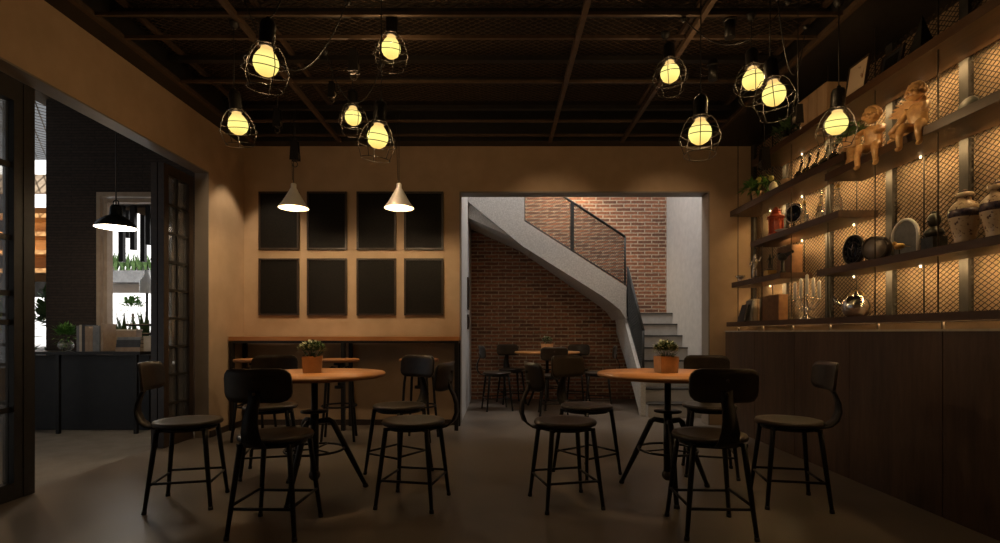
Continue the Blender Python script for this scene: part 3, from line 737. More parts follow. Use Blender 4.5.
leaf('door_2', -3.355, 5.16, 5.66, 'dark glazed folding door leaf nearest the room, folded against the jamb')
leaf('door_3', -3.425, 5.16, 5.66, 'dark glazed folding door leaf behind the first one')

# ------------------------------------------------------------------ patio beyond the doors
w = MB(); w.box(-5.75, -5.10, 6.6, 6.75, 0, 4.1); w.box(-5.10, -4.05, 6.6, 6.75, 0, .70); w.box(-5.10, -4.05, 6.6, 6.75, 2.93, 4.1); w.box(-4.05, -3.41, 6.6, 6.75, 0, 4.1)
struct(w.build('wall_patio', M['darkbrick']))
w = MB(); f0, f1, z0, z1 = -5.10, -4.05, .70, 2.93
for (a, b_) in ((0, .05), (.08, .125)):
    yo = 6.585 if a == 0 else 6.60
    w.box(f0+a, f0+b_, yo, 6.70, z0+a, z1-a); w.box(f1-b_, f1-a, yo, 6.70, z0+a, z1-a)
    w.box(f0+b_, f1-b_, yo, 6.70, z1-b_, z1-a); w.box(f0+b_, f1-b_, yo, 6.70, z0+a, z0+b_)
fr = struct(w.build('window_1', M['framewood']))
bx('ceiling_patio', M['ceil'], -5.9, -3.43, YF, 7.6, 4.1, 4.2)
w = MB(); w.box(-12, -5.9, YF, 5.6, 4.1, 4.2); struct(w.build('ceiling_patio_sunblock', M['ceil']))  # unseen solid roof added to keep the sun off the patio floor
mb = MB(); diag(mb, -11, -5.9, 5.6, 9.0, .16, .22, .010, lambda u, v_: (u, v_, 4.15))
tag(mb.build('pergola_mesh', M['planter']), 'pale wire mesh canopy over the far left of the patio', 'canopy')
# patio table with books
pt = thing('patio_table', 'dark table standing outside the doors with books and plants on it', 'table', (-5.05, 6.22, 0))
MB().box(-.85, .92, -.24, .24, .895, .93).build('table_top', M['black'], pt)
for (x, y) in ((-.80,-.2),(-.80,.2),(.85,-.2),(.85,.2),(-.05,-.2),(-.05,.2)): MB().box(x-.018,x+.018,y-.018,y+.018,0-.02,.895).build('leg', M['black'], pt)
MB().box(-.80, .85, .02, .05, -.015, .88).build('back_panel', M['rope'], pt)
def P2(px, y): return (px-VX)*y/F
zt = .9305
t = thing('potted_plant', 'bushy green plant in a round glass pot on the patio table beside the books', 'plant', (P2(66,6.15), 6.15, zt))
MB().lathe([(0,0),(.04,0),(.075,.04),(.08,.08),(.06,.13),(.055,.13),(.07,.08),(.06,.03),(0,.02)], n=20).build('pot', M['glassclear'], t)
foliage(21, (0,0,.19), (.10,.10,.12), 240, .07, .03).build('foliage', M['leafbright'], t)
def book(label, x, y, z, w_, d_, h, mat, lean=0, group='books on the patio table', flat=False, rz=0):
    t = thing('book', label, 'book', (x, y, z), rz, group)
    T = Matrix.Rotation(lean, 4, 'Y')
    if flat: T = Matrix.Identity(4)
    g = MB(); e = .004
    if flat:
        g.box(-w_/2,w_/2,-d_/2,d_/2,0,e); g.box(-w_/2,w_/2,-d_/2,d_/2,h-e,h); g.box(-w_/2,w_/2,-d_/2,-d_/2+e,e,h-e); cov = g.build('cover', mat, t)
        MB().box(-w_/2+.004,w_/2-.004,-d_/2+e,d_/2-.005,e,h-e).build('pages', M['paper'], t)
    else:
        g.box(0,e,-d_/2,d_/2,0,h); g.box(w_-e,w_,-d_/2,d_/2,0,h); g.box(e,w_-e,-d_/2,-d_/2+e,0,h); g.xf(T); g.build('cover', mat, t)
        MB().box(e,w_-e,-d_/2+e,d_/2-.005,.004,h-.004).xf(T).build('pages', M['paper'], t)
bk = [(80,.030,'bookg',.30,'thin grey book'),(84,.026,'bookw',.31,'thin cream book'),(87,.034,'bookb',.31,'black book'),(91,.045,'bookt',.29,'tan book'),(96,.04,'bookt',.27,'short tan book'),(100.5,.075,'bookg',.30,'thick grey binder')]
x = P2(82, 6.1)
for i, (px, w_, mt, h, nm) in enumerate(bk):
    book('%s standing in the patio table row, number %s from the plant' % (nm, ['one','two','three','four','five','six'][i]), x, 6.12, zt, w_, .2, h*1.0, M[mt]); x += w_+.003
book('grey-brown book closing the right end of the standing row on the patio table', x+.012, 6.12, zt+.002, .03, .2, .32, M['bookt'], .0)
zz = zt
for i, (w_, h, mt, nm) in enumerate(((.30,.05,'bookt','bottom'),(.28,.04,'bookb','second'),(.27,.045,'bookb','third'),(.25,.03,'bookg','top'))):
    book('%s book of the flat stack on the patio table' % nm, P2(136,6.15), 6.12, zz, w_, .2, h, M[mt], flat=True, rz=.05*i-.05); zz += h+.0005
t = thing('storage_box', 'pale cardboard box on the patio table behind the stacked books', 'box', (P2(130,6.4), 6.36, zt))
MB().box(-.14,.14,-.05,.05,0,.24).build('body', M['bookt'], t); MB().box(-.145,.145,-.055,.055,.2405,.26).build('lid', M['bookw'], t)
t = thing('storage_box', 'small light box at the right end of the patio table', 'box', (P2(154,6.15), 6.15, zt))
MB().box(-.07,.07,-.08,.08,0,.16).build('body', M['bookw'], t); MB().box(-.073,.073,-.083,.083,.1605,.178).build('lid', M['bookw'], t)
# industrial pendant over the patio table
c = at(116, 228, 5.6)
t = thing('dome_pendant_lamp', 'dark green dome pendant lamp with white inside hanging over the patio', 'lamp', tuple(c))
g = MB(); g.lathe([(.20,0),(.197,.012),(.165,.065),(.10,.115),(.062,.135),(.055,.22),(.04,.245),(0,.25)], n=36); g.f = [f for f in g.f if len(f) <= 4]; g.sm = [True]*len(g.f); g.mi = [0]*len(g.f); g.build('shade', M['enamelgreen'], t)
g = MB(); g.lathe([(.192,.002),(.155,.055),(.09,.10),(0,.105)], n=36); g.f = [f for f in g.f if len(f) <= 4]; g.sm = [True]*len(g.f); g.mi = [0]*len(g.f); g.build('inner_reflector', M['glowwhite'], t)
g = MB(); g.tube([(0,0,.25),(0,0,4.1-c.z)], .006, 6); g.ring((0,0,.27), .03, .006, 14, 5, 'y'); g.build('cable', M['rope'], t)
light('POINT', (c.x, c.y, c.z-.04), 16, (1,.78,.55), 'dome_bulb', shadow_soft_size=.08)

# beyond the window: covered court with white wall
bx('wall_court', M['outwhite'], -14, -2.0, 11.6, 11.8, -.02, 5.0)
w = MB(); w.box(-5.9, -3.45, 7.6, 8.3, 3.05, 3.15);  w.box(-5.9, -3.45, 7.55, 7.6, 3.05, 4.1)
struct(w.build('ceiling_court', M['frame']))
g = MB(); a = at(110, 208, 8.0); b_ = at(160, 226, 8.0); 
T = None
g.prism([(a.x-.3,a.z+.16),(b_.x+.4,b_.z-.05),(b_.x+.4,b_.z+.07),(a.x-.3,a.z+.30)], 7.9, 8.05, 'y')
tag(g.build('roof_beam', M['outwood']), 'light brown sloping beam seen through the patio window', 'beam')
for i, (px, p1) in enumerate(((122,262),(128,238),(133.5,250),(143.5,262),(149,245))):
    a = at(px, p1, 8.1 if i % 2 else 7.8); x_ = a.x
    tag(MB().box(x_-.035, x_+.035, a.y-.03, a.y+.03, a.z, 3.049).build('hanging_post', M['black']), 'black post hanging from the court roof, %s from the lamp' % ['first','second','third','fourth','fifth'][i], 'post', 'black hanging posts beyond the patio window')
# planter trough with grass, on the far wall
pA = at(104, 282, 10.9); pB = at(160, 270, 10.9)
t = thing('planter_trough', 'grey planter trough full of green grasses fixed high on the white wall', 'planter', ((pA.x+pB.x)/2, 11.2, pA.z)); W = (pB.x-pA.x)/2+.3
MB().box(-W, W, .17, .38, 0.04, .30).build('trough', M['planter'], t)
g = MB(); 
for k in range(14): 
    b2 = blades(k, (-W+.05+2*(W-.05)*k/13, .22, .30), 14, .40, .05, .35); g.add(b2.v, b2.f)
g.build('grass', M['leaf'], t)
t = thing('planter_trough', 'lower grey planter trough with tall snake plants outside the patio window', 'planter', (P2(127,7.6), 7.6, -.02))
MB().box(-.55, .55, -.15, .15, 0, .95).build('trough', M['planter'], t)
g = MB()
for k in range(7):
    b2 = blades(k+40, (-.5+.95*k/6, 0, .95), 7, .52, .07, .22); g.add(b2.v, b2.f)
g.build('snake_leaves', M['leaf'], t)
c = at(133, 307, 9.6)
t = thing('topiary_ball', 'round pale green topiary ball plant in front of the white wall', 'plant', (c.x, c.y, -.02))
MB().lathe([(0,0),(.16,0),(.2,.4),(.17,.4),(0,.36)], n=20).build('pot', M['chalkwhite'], t)
MB().tube([(0,0,.38),(0,0,c.z-.1)], .02, 6).build('stem', M['outwood'], t)
foliage(33, (0,0,c.z+.02), (.2,.2,.2), 260, .07, .04).build('foliage', M['leafbright'], t)
c = at(147, 292, 9.0)
g = MB(); g.lathe([(0,0),(.10,0),(.11,.02),(.11,.2),(.05,.30),(.035,.40),(.0,.40)], n=20)
t = thing('lantern_post', 'white lantern on a slim post standing in the court', 'lantern', (c.x, c.y, -.02))
g.xf(Matrix.Translation((0,0,c.z))).build('lantern', M['chalkwhite'], t); MB().tube([(0,0,0),(0,0,c.z)], .02, 8).build('post', M['black'], t)
for i, pz in enumerate((325, 334)):
    a = at(140, pz, 7.4); g = MB(); g.tube([(a.x-.2,7.4,a.z),(-3.6,7.4,a.z)], .02, 6)
    tag(g.build('railing_bar', M['black']), 'black horizontal railing bar beyond the patio window, %s one' % ('upper','lower')[i], 'railing', 'railing bars beyond the window')
# far left garden glimpsed through door_1
t = thing('timber_kiosk', 'orange lit timber kiosk front at the far left of the patio', 'kiosk', (-8.6, 8.6, -.02))
for z in (2.15, 2.45, 2.75, 3.05): MB().box(-2.0, 1.3, -.10, .25, z, z+.07).build('plank_shelf', M['oranwood'], t)
MB().box(-2.0, 1.3, .26, .30, 2.0, 3.3).build('back_panel', M['oranwood'], t)
for x in (-2.0, -.9, .2, 1.26): MB().box(x, x+.07, -.1, .25, 0, 3.6).build('post', M['black'], t)
MB().box(-2.0, 1.33, -.12, -.04, 3.45, 3.75).build('beam', M['outwood'], t)
MB().box(-2.0, 1.33, -.13, -.04, 1.75, 2.0).build('beam', M['black'], t)
light('POINT', (-8.3, 8.2, 2.7), 25, (1,.62,.28), 'kiosk_light', shadow_soft_size=.1)
t = thing('garden_planter', 'long low planter with leafy bushes behind the glass door', 'planter', (-6.9, 7.3, -.02))
MB().box(-.9, .62, -.2, .2, 0, .8).build('trough', M['planter'], t)
foliage(51, (-.35,0,1.15), (.65,.3,.55), 420, .2, .09).build('foliage', M['leafbright'], t)
t = thing('potted_tree', 'dark leaved small tree standing at the corner of the dark patio wall', 'plant', (-5.98, 7.0, -.02))
MB().lathe([(0,0),(.13,0),(.17,.35),(.14,.35),(0,.30)], n=20).build('pot', M['planter'], t)
MB().tube([(0,0,.3),(.01,.02,.8),(-.02,0,1.3)], .018, 6).build('trunk', M['outwood'], t)
foliage(52, (-.02,0,1.28), (.2,.2,.5), 170, .17, .10).build('foliage', M['leaf'], t)
t = thing('patio_railing', 'black railing with a pale timber board behind the glass door', 'railing', (-6.3, 5.7, -.02))
for z in (.38, .80, 1.02, 1.35): MB().box(-1.3, .45, -.015, .015, z, z+.035).build('bar', M['black'], t)
for x in (-1.3, -.45, .42): MB().box(x, x+.035, -.015, .015, 0, 1.36).build('post', M['black'], t)
MB().box(-1.2, .0, .016, .035, .42, .78).build('board', M['oranwood'], t)

# ------------------------------------------------------------------ things on the shelves
ZA, ZB, ZB2, ZCc, ZE, ZD, ZF = 3.0505, 2.6175, 2.5105, 2.1605, 1.7505, 1.7005, 1.2765
def yx(px, x): return F*x/(px-VX)       # depth of something at lateral x seen at px
# shelf A
t = thing('potted_plant', 'dim trailing plant at the far end of the top shelf', 'plant', (2.98, 5.35, ZA))
MB().lathe([(0,0),(.05,0),(.075,.10),(.062,.10),(0,.085)], n=18).build('pot', M['bookt'], t)
foliage(61, (0,0,.16), (.12,.18,.12), 200, .07, .035).build('foliage', M['leaf'], t)
for i, (y0, y1, nm) in enumerate(((4.45,4.585,'nearest'),(4.592,4.72,'middle'),(4.727,4.86,'farthest'))):
    t = thing('wooden_box', 'pale upright wooden box on the top shelf, %s of the three' % nm, 'box', (2.90, y0, ZA), 0, 'pale wooden boxes on the top shelf')
    MB().box(-.095, .09, 0, y1-y0-.004, 0, .235).build('body', M['lightwood'], t)
    MB().box(-.098, .093, -.002, y1-y0-.003, .2355, .246).build('lid', M['lightwood'], t)
def leaning_frame(label, y0, y1, h, x, z, lean, mat, name='picture_frame', dark=False):
    t = thing(name, label, 'picture', (x, y0, z)); T = Matrix.Rotation(lean, 4, 'Y'); W = y1-y0; fw = .014
    g = MB(); g.box(-.01,.008,0,W,0,fw); g.box(-.01,.008,0,W,h-fw,h); g.box(-.01,.008,0,fw,fw,h-fw); g.box(-.01,.008,W-fw,W,fw,h-fw); g.xf(T).build('frame', M['frame'], t)
    MB().box(-.004,.006,fw,W-fw,fw,h-fw).xf(T).build('mount', M['bookb' if dark else 'artmat'], t)
    MB().box(-.0055,-.0041,W*.2,W*.8,h*.22,h*.8).xf(T).build('print', mat, t)
leaning_frame('pale print with brown figures leaning at the edge of the top shelf', 4.03, 4.27, .27, 2.84, ZA+.002, .16, M['art'])
leaning_frame('dark small picture leaning behind the pale print on the top shelf', 3.76, 3.98, .20, 2.90, ZA+.002, .2, M['board'], dark=True)
t = thing('obelisk', 'dark pointed obelisk ornament near the right of the top shelf', 'ornament', (2.93, 3.60, ZA))
g = MB(); g.add([(-.06,-.06,.03),(.06,-.06,.03),(.06,.06,.03),(-.06,.06,.03),(0,0,.30)], [(0,1,2,3),(0,4,1),(1,4,2),(2,4,3),(3,4,0)]); g.build('spire', M['bronze'], t)
MB().box(-.07,.07,-.07,.07,0,.0295).build('base', M['bronze'], t)
# shelf B
yy = yx(757, 2.90)
t = thing('potted_plant', 'plant with yellow fruit in a terracotta pot at the corner of the second shelf', 'plant', (2.90, 5.82, ZB))
MB().lathe([(0,0),(.05,0),(.07,.11),(.06,.11),(0,.09)], n=18).build('pot', M['pot'], t)
foliage(71, (-.02,-.02,.14), (.13,.18,.07), 130, .10, .035, .5, .1).build('foliage', M['leafbright'], t)
for (px, py) in ((759,183),(774,178)):
    y = 5.5; 
g = MB(); g.ball((-.06,-.14,.20), .030, 12); g.ball((-.03,-.34,.16), .028, 12); g.tube([(0,0,.12),(-.03,-.12,.23),(-.06,-.14,.20)], .005, 5); g.tube([(0,0,.12),(-.02,-.22,.24),(-.03,-.34,.17)], .005, 5); g.build('fruit', M['fruit'], t)
t = thing('egg_ornament', 'pale yellow egg shaped ornament beside the fruit plant', 'ornament', (2.86, 5.42, ZB))
MB().lathe([(0,0),(.03,.004),(.045,.035),(.042,.06),(.03,.09),(.012,.108),(0,.11)], n=18).build('egg', M['cream'], t)
t = thing('wooden_bowl', 'small tan wooden bowl on the second shelf behind the egg ornament', 'bowl', (2.90, 5.2, ZB))
MB().lathe([(0,0),(.035,0),(.07,.03),(.08,.06),(.074,.06),(.06,.03),(0,.012)], n=20).build('bowl', M['pot'], t)
for i, y in enumerate((5.02, 4.89, 4.76, 4.63, 4.50)):
    t = thing('glass_decanter', 'small dark glass decanter with slanted neck on the second shelf, %s from the fruit plant' % ['first','second','third','fourth','fifth'][i], 'bottle', (2.90, y, ZB), 0, 'dark decanters on the second shelf')
    MB().lathe([(0,0),(.035,0),(.048,.02),(.046,.06),(.025,.085),(.012,.095)], n=16).build('body', M['glassdark'], t)
    MB().tube([(0,0,.09),(0,-.02,.12),(0,-.045,.17)], [.012,.010,.012], 8).build('neck', M['glassdark'], t)
    MB().ball((0,-.048,.183), .014, 8).build('stopper', M['silver'], t)
t = thing('potted_plant', 'bushy plant in a cream bowl on the second shelf, left of the carved figures', 'plant', (2.92, 4.32, ZB), 0)
MB().lathe([(0,0),(.04,0),(.075,.04),(.08,.07),(.072,.07),(0,.05)], n=18).build('pot', M['pot'], t)
foliage(72, (0,-.01,.14), (.10,.10,.10), 220, .06, .03).build('foliage', M['leaf'], t)

# carved seated cherubs -------------------------------------------------
def skin_body(name, nodes, edges, mat, parent, sub=2):
    me = bpy.data.meshes.new(name+'_cage'); bm = bmesh.new(); sk = bm.verts.layers.skin.verify(); vs = []
    for i, (p, r) in enumerate(nodes):
        v_ = bm.verts.new(p); v_[sk].radius = (r, r); v_[sk].use_root = (i == 0); vs.append(v_)
    for a, b_ in edges: bm.edges.new((vs[a], vs[b_]))
    bm.to_mesh(me); bm.free(); o = bpy.data.objects.new(name+'_cage', me); C.objects.link(o)
    md = o.modifiers.new('s', 'SKIN'); md.branch_smoothing = .6; md.use_smooth_shade = True
    s2 = o.modifiers.new('u', 'SUBSURF'); s2.levels = sub; s2.render_levels = sub
    bpy.context.view_layer.update(); dg = bpy.context.evaluated_depsgraph_get()
    nm = bpy.data.meshes.new_from_object(o.evaluated_get(dg)); bpy.data.objects.remove(o)
    nm.materials.clear(); nm.materials.append(mat)
    q = bpy.data.objects.new(name, nm); C.objects.link(q); q.parent = parent; return q
def cherub(label, loc, sc, rz, wings, arms):
    t = thing('carved_cherub', label, 'sculpture', loc, rz, 'carved cherubs on the second shelf')
    # local: sits at origin facing -x, legs hanging over the edge; y along the shelf
    N = [((0,0,.05),.055),((.0,0,.11),.058),((-.01,0,.17),.052),((-.015,0,.215),.024),
         ((-.01,.035,.04),.035),((-.10,.045,.045),.034),((-.125,.05,-.02),.022),((-.115,.05,-.10),.018),((-.155,.05,-.115),.014),
         ((-.01,-.035,.04),.035),((-.09,-.055,.05),.034),((-.115,-.06,-.02),.023),((-.10,-.06,-.09),.018),((-.14,-.065,-.105),.014),
         ((-.01,.055,.185),.025)] + [(p, r) for p, r in arms[0]] + [((-.01,-.055,.185),.025)] + [(p, r) for p, r in arms[1]]
    e = [(0,1),(1,2),(2,3),(0,4),(4,5),(5,6),(6,7),(7,8),(0,9),(9,10),(10,11),(11,12),(12,13),(2,14),(14,15),(15,16),(2,17),(17,18),(18,19)]
    N = [(tuple(c_*sc for c_ in p), r*sc) for p, r in N]
    skin_body('body', N, e, M['carved'], t)
    h = MB(); hc = (-.03*sc, 0, .275*sc)
    h.ball(hc, .056*sc, 16, (1,.92,1.05)); h.ball((hc[0]-.055*sc, 0, hc[2]-.008*sc), .012*sc, 8)
    for sy in (-1, 1):
        h.ball((hc[0]-.040*sc, sy*.026*sc, hc[2]-.018*sc), .022*sc, 8); h.ball((hc[0], sy*.053*sc, hc[2]-.005*sc), .014*sc, 8, (1,.5,1.2)); h.ball((hc[0]-.050*sc, sy*.018*sc, hc[2]+.010*sc), .007*sc, 6)
    h.ball((hc[0]-.048*sc,0,hc[2]-.033*sc), .012*sc, 8, (1,1.4,.6)); h.build('head', M['carved'], t)
    rn = random.Random(5); h = MB()
    for i in range(46):
        a = rn.uniform(-PI*.62, PI*.62); el = rn.uniform(-.2, 1.5)
        h.ball((hc[0]+.05*sc*math.cos(a)*math.cos(el)+.006*sc, .05*sc*math.sin(a)*math.cos(el), hc[2]+.052*sc*math.sin(el)+.006*sc), .017*sc, 8)
    h.build('hair', M['carved'], t)
    if wings:
        for sy in (-1, 1):
            h = MB()
            for k in range(9):
                a = .25+.17*k; L = (.23-.012*k)*sc
                b0 = Vector((.045*sc, sy*.02*sc, .17*sc)); d = Vector((.10*sy+.12, .95*math.cos(a*.8+.1), math.sin(a*.8)*1.0-.05)).normalized()
                up = Vector((.8, 0, .3)); s1 = d.cross(up).normalized()*.018*sc; n1 = d.cross(s1).normalized()*.006*sc
                m1 = b0+d*L*.6; tip = b0+d*L
                h.add([b0-s1-n1, b0+s1-n1, m1+s1*1.1-n1, m1-s1*1.1-n1, tip-n1, b0-s1+n1, b0+s1+n1, m1+s1*1.1+n1, m1-s1*1.1+n1, tip+n1],
                      [(0,1,2,3),(3,2,4),(5,8,7,6),(8,9,7),(0,5,6,1),(1,6,7,2),(2,7,9,4),(4,9,8,3),(3,8,5,0)])
            h.build('wing', M['carved'], t)
    return t
a1 = [[((-.06,.085,.14),.021),((-.12,.05,.12),.019)], [((-.06,-.085,.14),.021),((-.115,-.05,.125),.019)]]
a2 = [[((.04,.13,.13),.021),((.03,.19,.07),.018)], [((-.08,-.09,.15),.021),((-.13,-.09,.10),.019)]]
cherub('smaller carved wooden cherub sitting on the shelf edge holding a block, legs dangling', (2.86, 3.97, ZB2), 1.06, D(30), False, a1)
g = MB(); g.box(-.045,.045,-.045,.045,0,.085, Matrix.Translation((2.83, 4.17, ZB2+.12)) @ Matrix.Rotation(.5, 4, 'Z'))
g.v = [tuple(p) for p in g.v]; o = g.build('wooden_block', M['carved']); tag(o, 'carved wooden block held up beside the smaller cherub', 'block')
t = thing('tree_stump', 'short carved stump under the block beside the smaller cherub', 'ornament', (2.83, 4.17, ZB2))
MB().lathe([(0,0),(.045,0),(.035,.04),(.04,.119),(0,.119)], n=14).build('stump', M['carved'], t)
cherub('larger carved wooden cherub with wings leaning back on the shelf edge', (2.87, 3.56, ZB2), 1.02, D(24), True, a2)
t = thing('drapery_carving', 'carved wooden drapery heaped between the two cherubs', 'sculpture', (2.93, 3.765, ZB2))
h = MB(); rn = random.Random(8)
for i in range(26): h.ball((rn.uniform(-.06,.04), rn.uniform(-.06,.06), rn.uniform(.03,.13)), rn.uniform(.02,.035), 10, (1, 1.4, .7))
h.build('folds', M['carved'], t)
t = thing('round_plate', 'dark oval plate standing against the mesh right of the larger cherub', 'plate', (3.07, 3.40, ZB2))
MB().lathe([(0,-.006),(.085,-.008),(.09,0),(.07,.006),(0,.006)], (0,0,.091), 28, 'x').build('plate', M['bronze'], t)
# shelf C
t = thing('red_lantern', 'red carved lantern with a pagoda cap on the third shelf', 'lantern', (2.93, 5.50, ZCc))
LS = Matrix.Scale(1.2, 4)
MB().lathe([(0,0),(.07,0),(.07,.02),(.055,.03)], n=8, smooth=False).xf(LS).build('base', M['redlac'], t)
g = MB(); g.lathe([(.05,.0305),(.052,.14),(.06,.15),(.06,.165),(.03,.17)], n=8, smooth=False)
for k in range(8):
    a = 2*PI*k/8; g.tube([(.056*math.cos(a),.056*math.sin(a),.03),(.056*math.cos(a),.056*math.sin(a),.155)], .006, 5)
g.xf(LS).build('body', M['redlac'], t)
MB().lathe([(.078,.1655),(.082,.175),(.045,.20),(.035,.225),(.045,.232),(.02,.25),(0,.27)], n=8, smooth=False).xf(LS).build('cap', M['redlac'], t)
t = thing('table_mirror', 'small oval dark mirror with silver rim on a stand on the third shelf', 'mirror', (2.88, 5.08, ZCc))
MB().lathe([(0,0),(.05,0),(.045,.01),(.01,.016),(.008,.07),(0,.07)], n=18).build('stand', M['silver'], t)
g = MB(); g.ring((0,0,.155), .085, .010, 30, 8, 'y'); g.xf(Matrix.Rotation(D(-66),4,'Z')).build('rim', M['silver'], t)
g = MB(); g.lathe([(0,-.004),(.083,-.004),(.083,.004),(0,.004)], (0,0,.155), 28, 'y'); g.xf(Matrix.Rotation(D(-66),4,'Z')).build('glass', M['darkdisc'], t)
t = thing('white_dish', 'shallow white dish at the edge of the third shelf under the mirror', 'dish', (2.85, 5.22, ZCc))
MB().lathe([(0,0),(.03,0),(.07,.015),(.075,.022),(.068,.02),(0,.008)], n=20).build('dish', M['chalkwhite'], t)
rn = random.Random(11)
hts = [.22,.15,.27,.13,.20,.12,.24]
for i in range(7):
    y = 4.86-.08*i; x = 2.91+.07*((i*2) % 3-1)*.8; h_ = hts[i]
    t = thing('crystal_carafe', 'clear crystal carafe on the third shelf, %s from the oval mirror' % ['first','second','third','fourth','fifth','sixth','seventh'][i], 'glassware', (x, y, ZCc), 0, 'crystal carafes on the third shelf')
    MB().lathe([(0,0),(.032,0),(.038,h_*.15),(.034,h_*.4),(.014,h_*.62),(.012,h_*.78),(.018,h_*.84)], n=14, smooth=False).build('body', M['glassclear'], t)
    MB().ball((0,0,h_*.94), h_*.075, 8).build('stopper', M['gold'] if i % 3 == 0 else M['glassclear'], t)
# shelf E
def figurine(label, loc, h, mat, seed):
    t = thing('figurine', label, 'figurine', loc)
    MB().lathe([(0,0),(h*.2,0),(h*.2,h*.05),(h*.1,h*.08),(0,h*.08)], n=16).build('base', mat, t)
    nodes = [((0,0,h*.42),h*.075),((0,0,h*.60),h*.085),((0,0,h*.76),h*.05),((0,0,h*.86),h*.065),((h*.05,0,h*.3),h*.05),((h*.06,0,h*.08),h*.035),((-h*.05,0,h*.3),h*.05),((-h*.05,0,h*.08),h*.035),((h*.14,0,h*.62),h*.035),((h*.2,-h*.06,h*.8),h*.03),((-h*.14,0,h*.6),h*.035),((-h*.19,-h*.05,h*.45),h*.03)]
    skin_body('body', nodes, [(0,1),(1,2),(2,3),(0,4),(4,5),(0,6),(6,7),(1,8),(8,9),(1,10),(10,11)], mat, t, 1)
figurine('silver figurine with raised arm at the left end of the short shelf', (2.92, 5.93, ZE), .34, M['silver'], 1)
t = thing('silver_bowl', 'tiny silver bowl at the corner of the short shelf', 'bowl', (2.85, 6.15, ZE))
MB().lathe([(0,0),(.03,0),(.015,.015),(.045,.05),(.06,.07),(.052,.07),(0,.03)], n=18).build('bowl', M['silver'], t)
figurine('black and gold figurine on a gold block on the short shelf', (2.95, 5.66, ZE+.075), .21, M['bronze'], 2)
t = thing('gold_block', 'gold block carrying the black figurine on the short shelf', 'plinth', (2.95, 5.66, ZE))
MB().prism(rrect(.10,.10,.012), 0, .0745, 'z').build('block', M['gold'], t)
t = thing('leather_box', 'tall brown leather box standing on the short shelf', 'box', (3.04, 5.44, ZE))
MB().box(-.06,.06,-.13,.13,0,.27).build('body', M['leather'], t); MB().box(-.062,.062,-.132,.132,.2705,.30).build('lid', M['leather'], t)
t = thing('bird_figure', 'dark bird figure with outstretched wing on the near end of the short shelf', 'figurine', (2.87, 5.26, ZE))
g = MB(); g.lathe([(0,0),(.035,0),(.03,.02),(.02,.03),(.018,.12),(0,.13)], n=14); g.build('stand', M['bronze'], t)
g = MB(); g.ball((0,0,.165), .045, 12, (1,1.4,.9)); g.ball((-.0,.06,.195), .024, 10); g.tube([(0,.08,.195),(0,.105,.19)], [.008,.001], 6); g.build('body', M['bronze'], t)
MB().add([(0,-.03,.17),(.02,-.06,.20),(.0,-.19,.205),(.01,-.18,.185),(.0,-.08,.155),(-.02,-.06,.19)], [(0,1,2,3,4),(0,5,2,3,4)]).build('wing', M['bronze'], t)
# shelf D
CS = Matrix.Scale(.84, 4)
cl = thing('wall_clock', 'black openwork round clock standing on the long lower shelf', 'clock', (2.93, 4.30, ZD), 0)
g = MB(); g.ring((0,0,.155), .138, .017, 40, 8, 'x'); g.ring((0,0,.155), .080, .006, 30, 6, 'x'); g.ring((0,0,.155), .018, .010, 14, 6, 'x'); g.xf(CS).build('rim', M['black'], cl)
for k in range(12):
    a = 2*PI*k/12; g = MB(); c_, q = math.cos(a), math.sin(a)
    for off in ((-.012,0,.012) if k % 3 else (-.008,.008)):
        g.tube([(0, c_*.083-q*off, .155+q*.083+c_*off), (0, c_*.128-q*off, .155+q*.128+c_*off)], .0042, 5)
    g.xf(CS).build('numeral', M['black'], cl)
g = MB(); g.tube([(-.012,0,.155),(-.012,.06,.20)], .005, 5); g.tube([(-.014,0,.155),(-.014,-.02,.245)], .004, 5); g.xf(CS).build('hands', M['silver'], cl)
g = MB(); g.lathe([(0,-.012),(.135,-.012),(.135,.004),(0,.004)], (.012,0,.155), 36, 'x'); g.xf(CS).build('dial', M['darkdisc'], cl)
t = thing('round_mirror', 'round drum shaped mirror with dark rim next to the black clock', 'mirror', (2.90, 3.995, ZD), D(25))
g = MB(); g.lathe([(.084,-.03),(.094,-.03),(.094,.03),(.0,.03)], (0,0,.0945), 36, 'x'); g.f = [f for f in g.f if len(f) <= 4]; g.sm = [True]*len(g.f); g.mi = [0]*len(g.f); g.build('rim', M['frame'], t)
g = MB(); g.lathe([(0,-.002),(.084,-.002),(.084,.0),(0,.0)], (-.020,0,.0945), 32, 'x'); g.build('glass', M['mirror'], t)
t = thing('arched_frame', 'pale arched frame standing on the long lower shelf behind a small bird', 'frame', (2.99, 3.83, ZD))
g = MB(); pts = [(0,-.12,0),(0,-.12,.16)] + [(0, -.12*math.cos(PI*k/12), .16+.12*math.sin(PI*k/12)) for k in range(1,12)] + [(0,.12,.16),(0,.12,0)]
g.tube(pts, .012, 6); g.build('rim', M['chalkwhite'], t)
pp = [(-.11,0),(.11,0)] + [(.11*math.cos(PI*k/12), .16+.11*math.sin(PI*k/12)) for k in range(13)]
MB().prism(pp, .002, .010, 'x').build('panel', M['bookg'], t)
t = thing('bird_figure', 'small grey bird figure perched in front of the arched frame', 'figurine', (2.88, 3.74, ZD))
g = MB(); g.lathe([(0,0),(.03,0),(.03,.01),(.006,.014),(.005,.05),(0,.05)], n=12); g.build('stand', M['bronze'], t)
g = MB(); g.ball((0,0,.07), .026, 12, (1,1.7,.9)); g.ball((0,.045,.095), .017, 8); g.add([(0,-.03,.075),(-.008,-.03,.065),(.008,-.03,.065),(0,-.11,.05)], [(0,1,3),(0,3,2),(1,2,3),(0,2,1)]); g.build('body', M['gold'], t)
t = thing('stone_bust', 'dark stone bust on a plinth left of the two vases', 'sculpture', (2.97, 3.55, ZD))
MB().box(-.05,.05,-.05,.05,0,.10).build('plinth', M['bronze'], t)
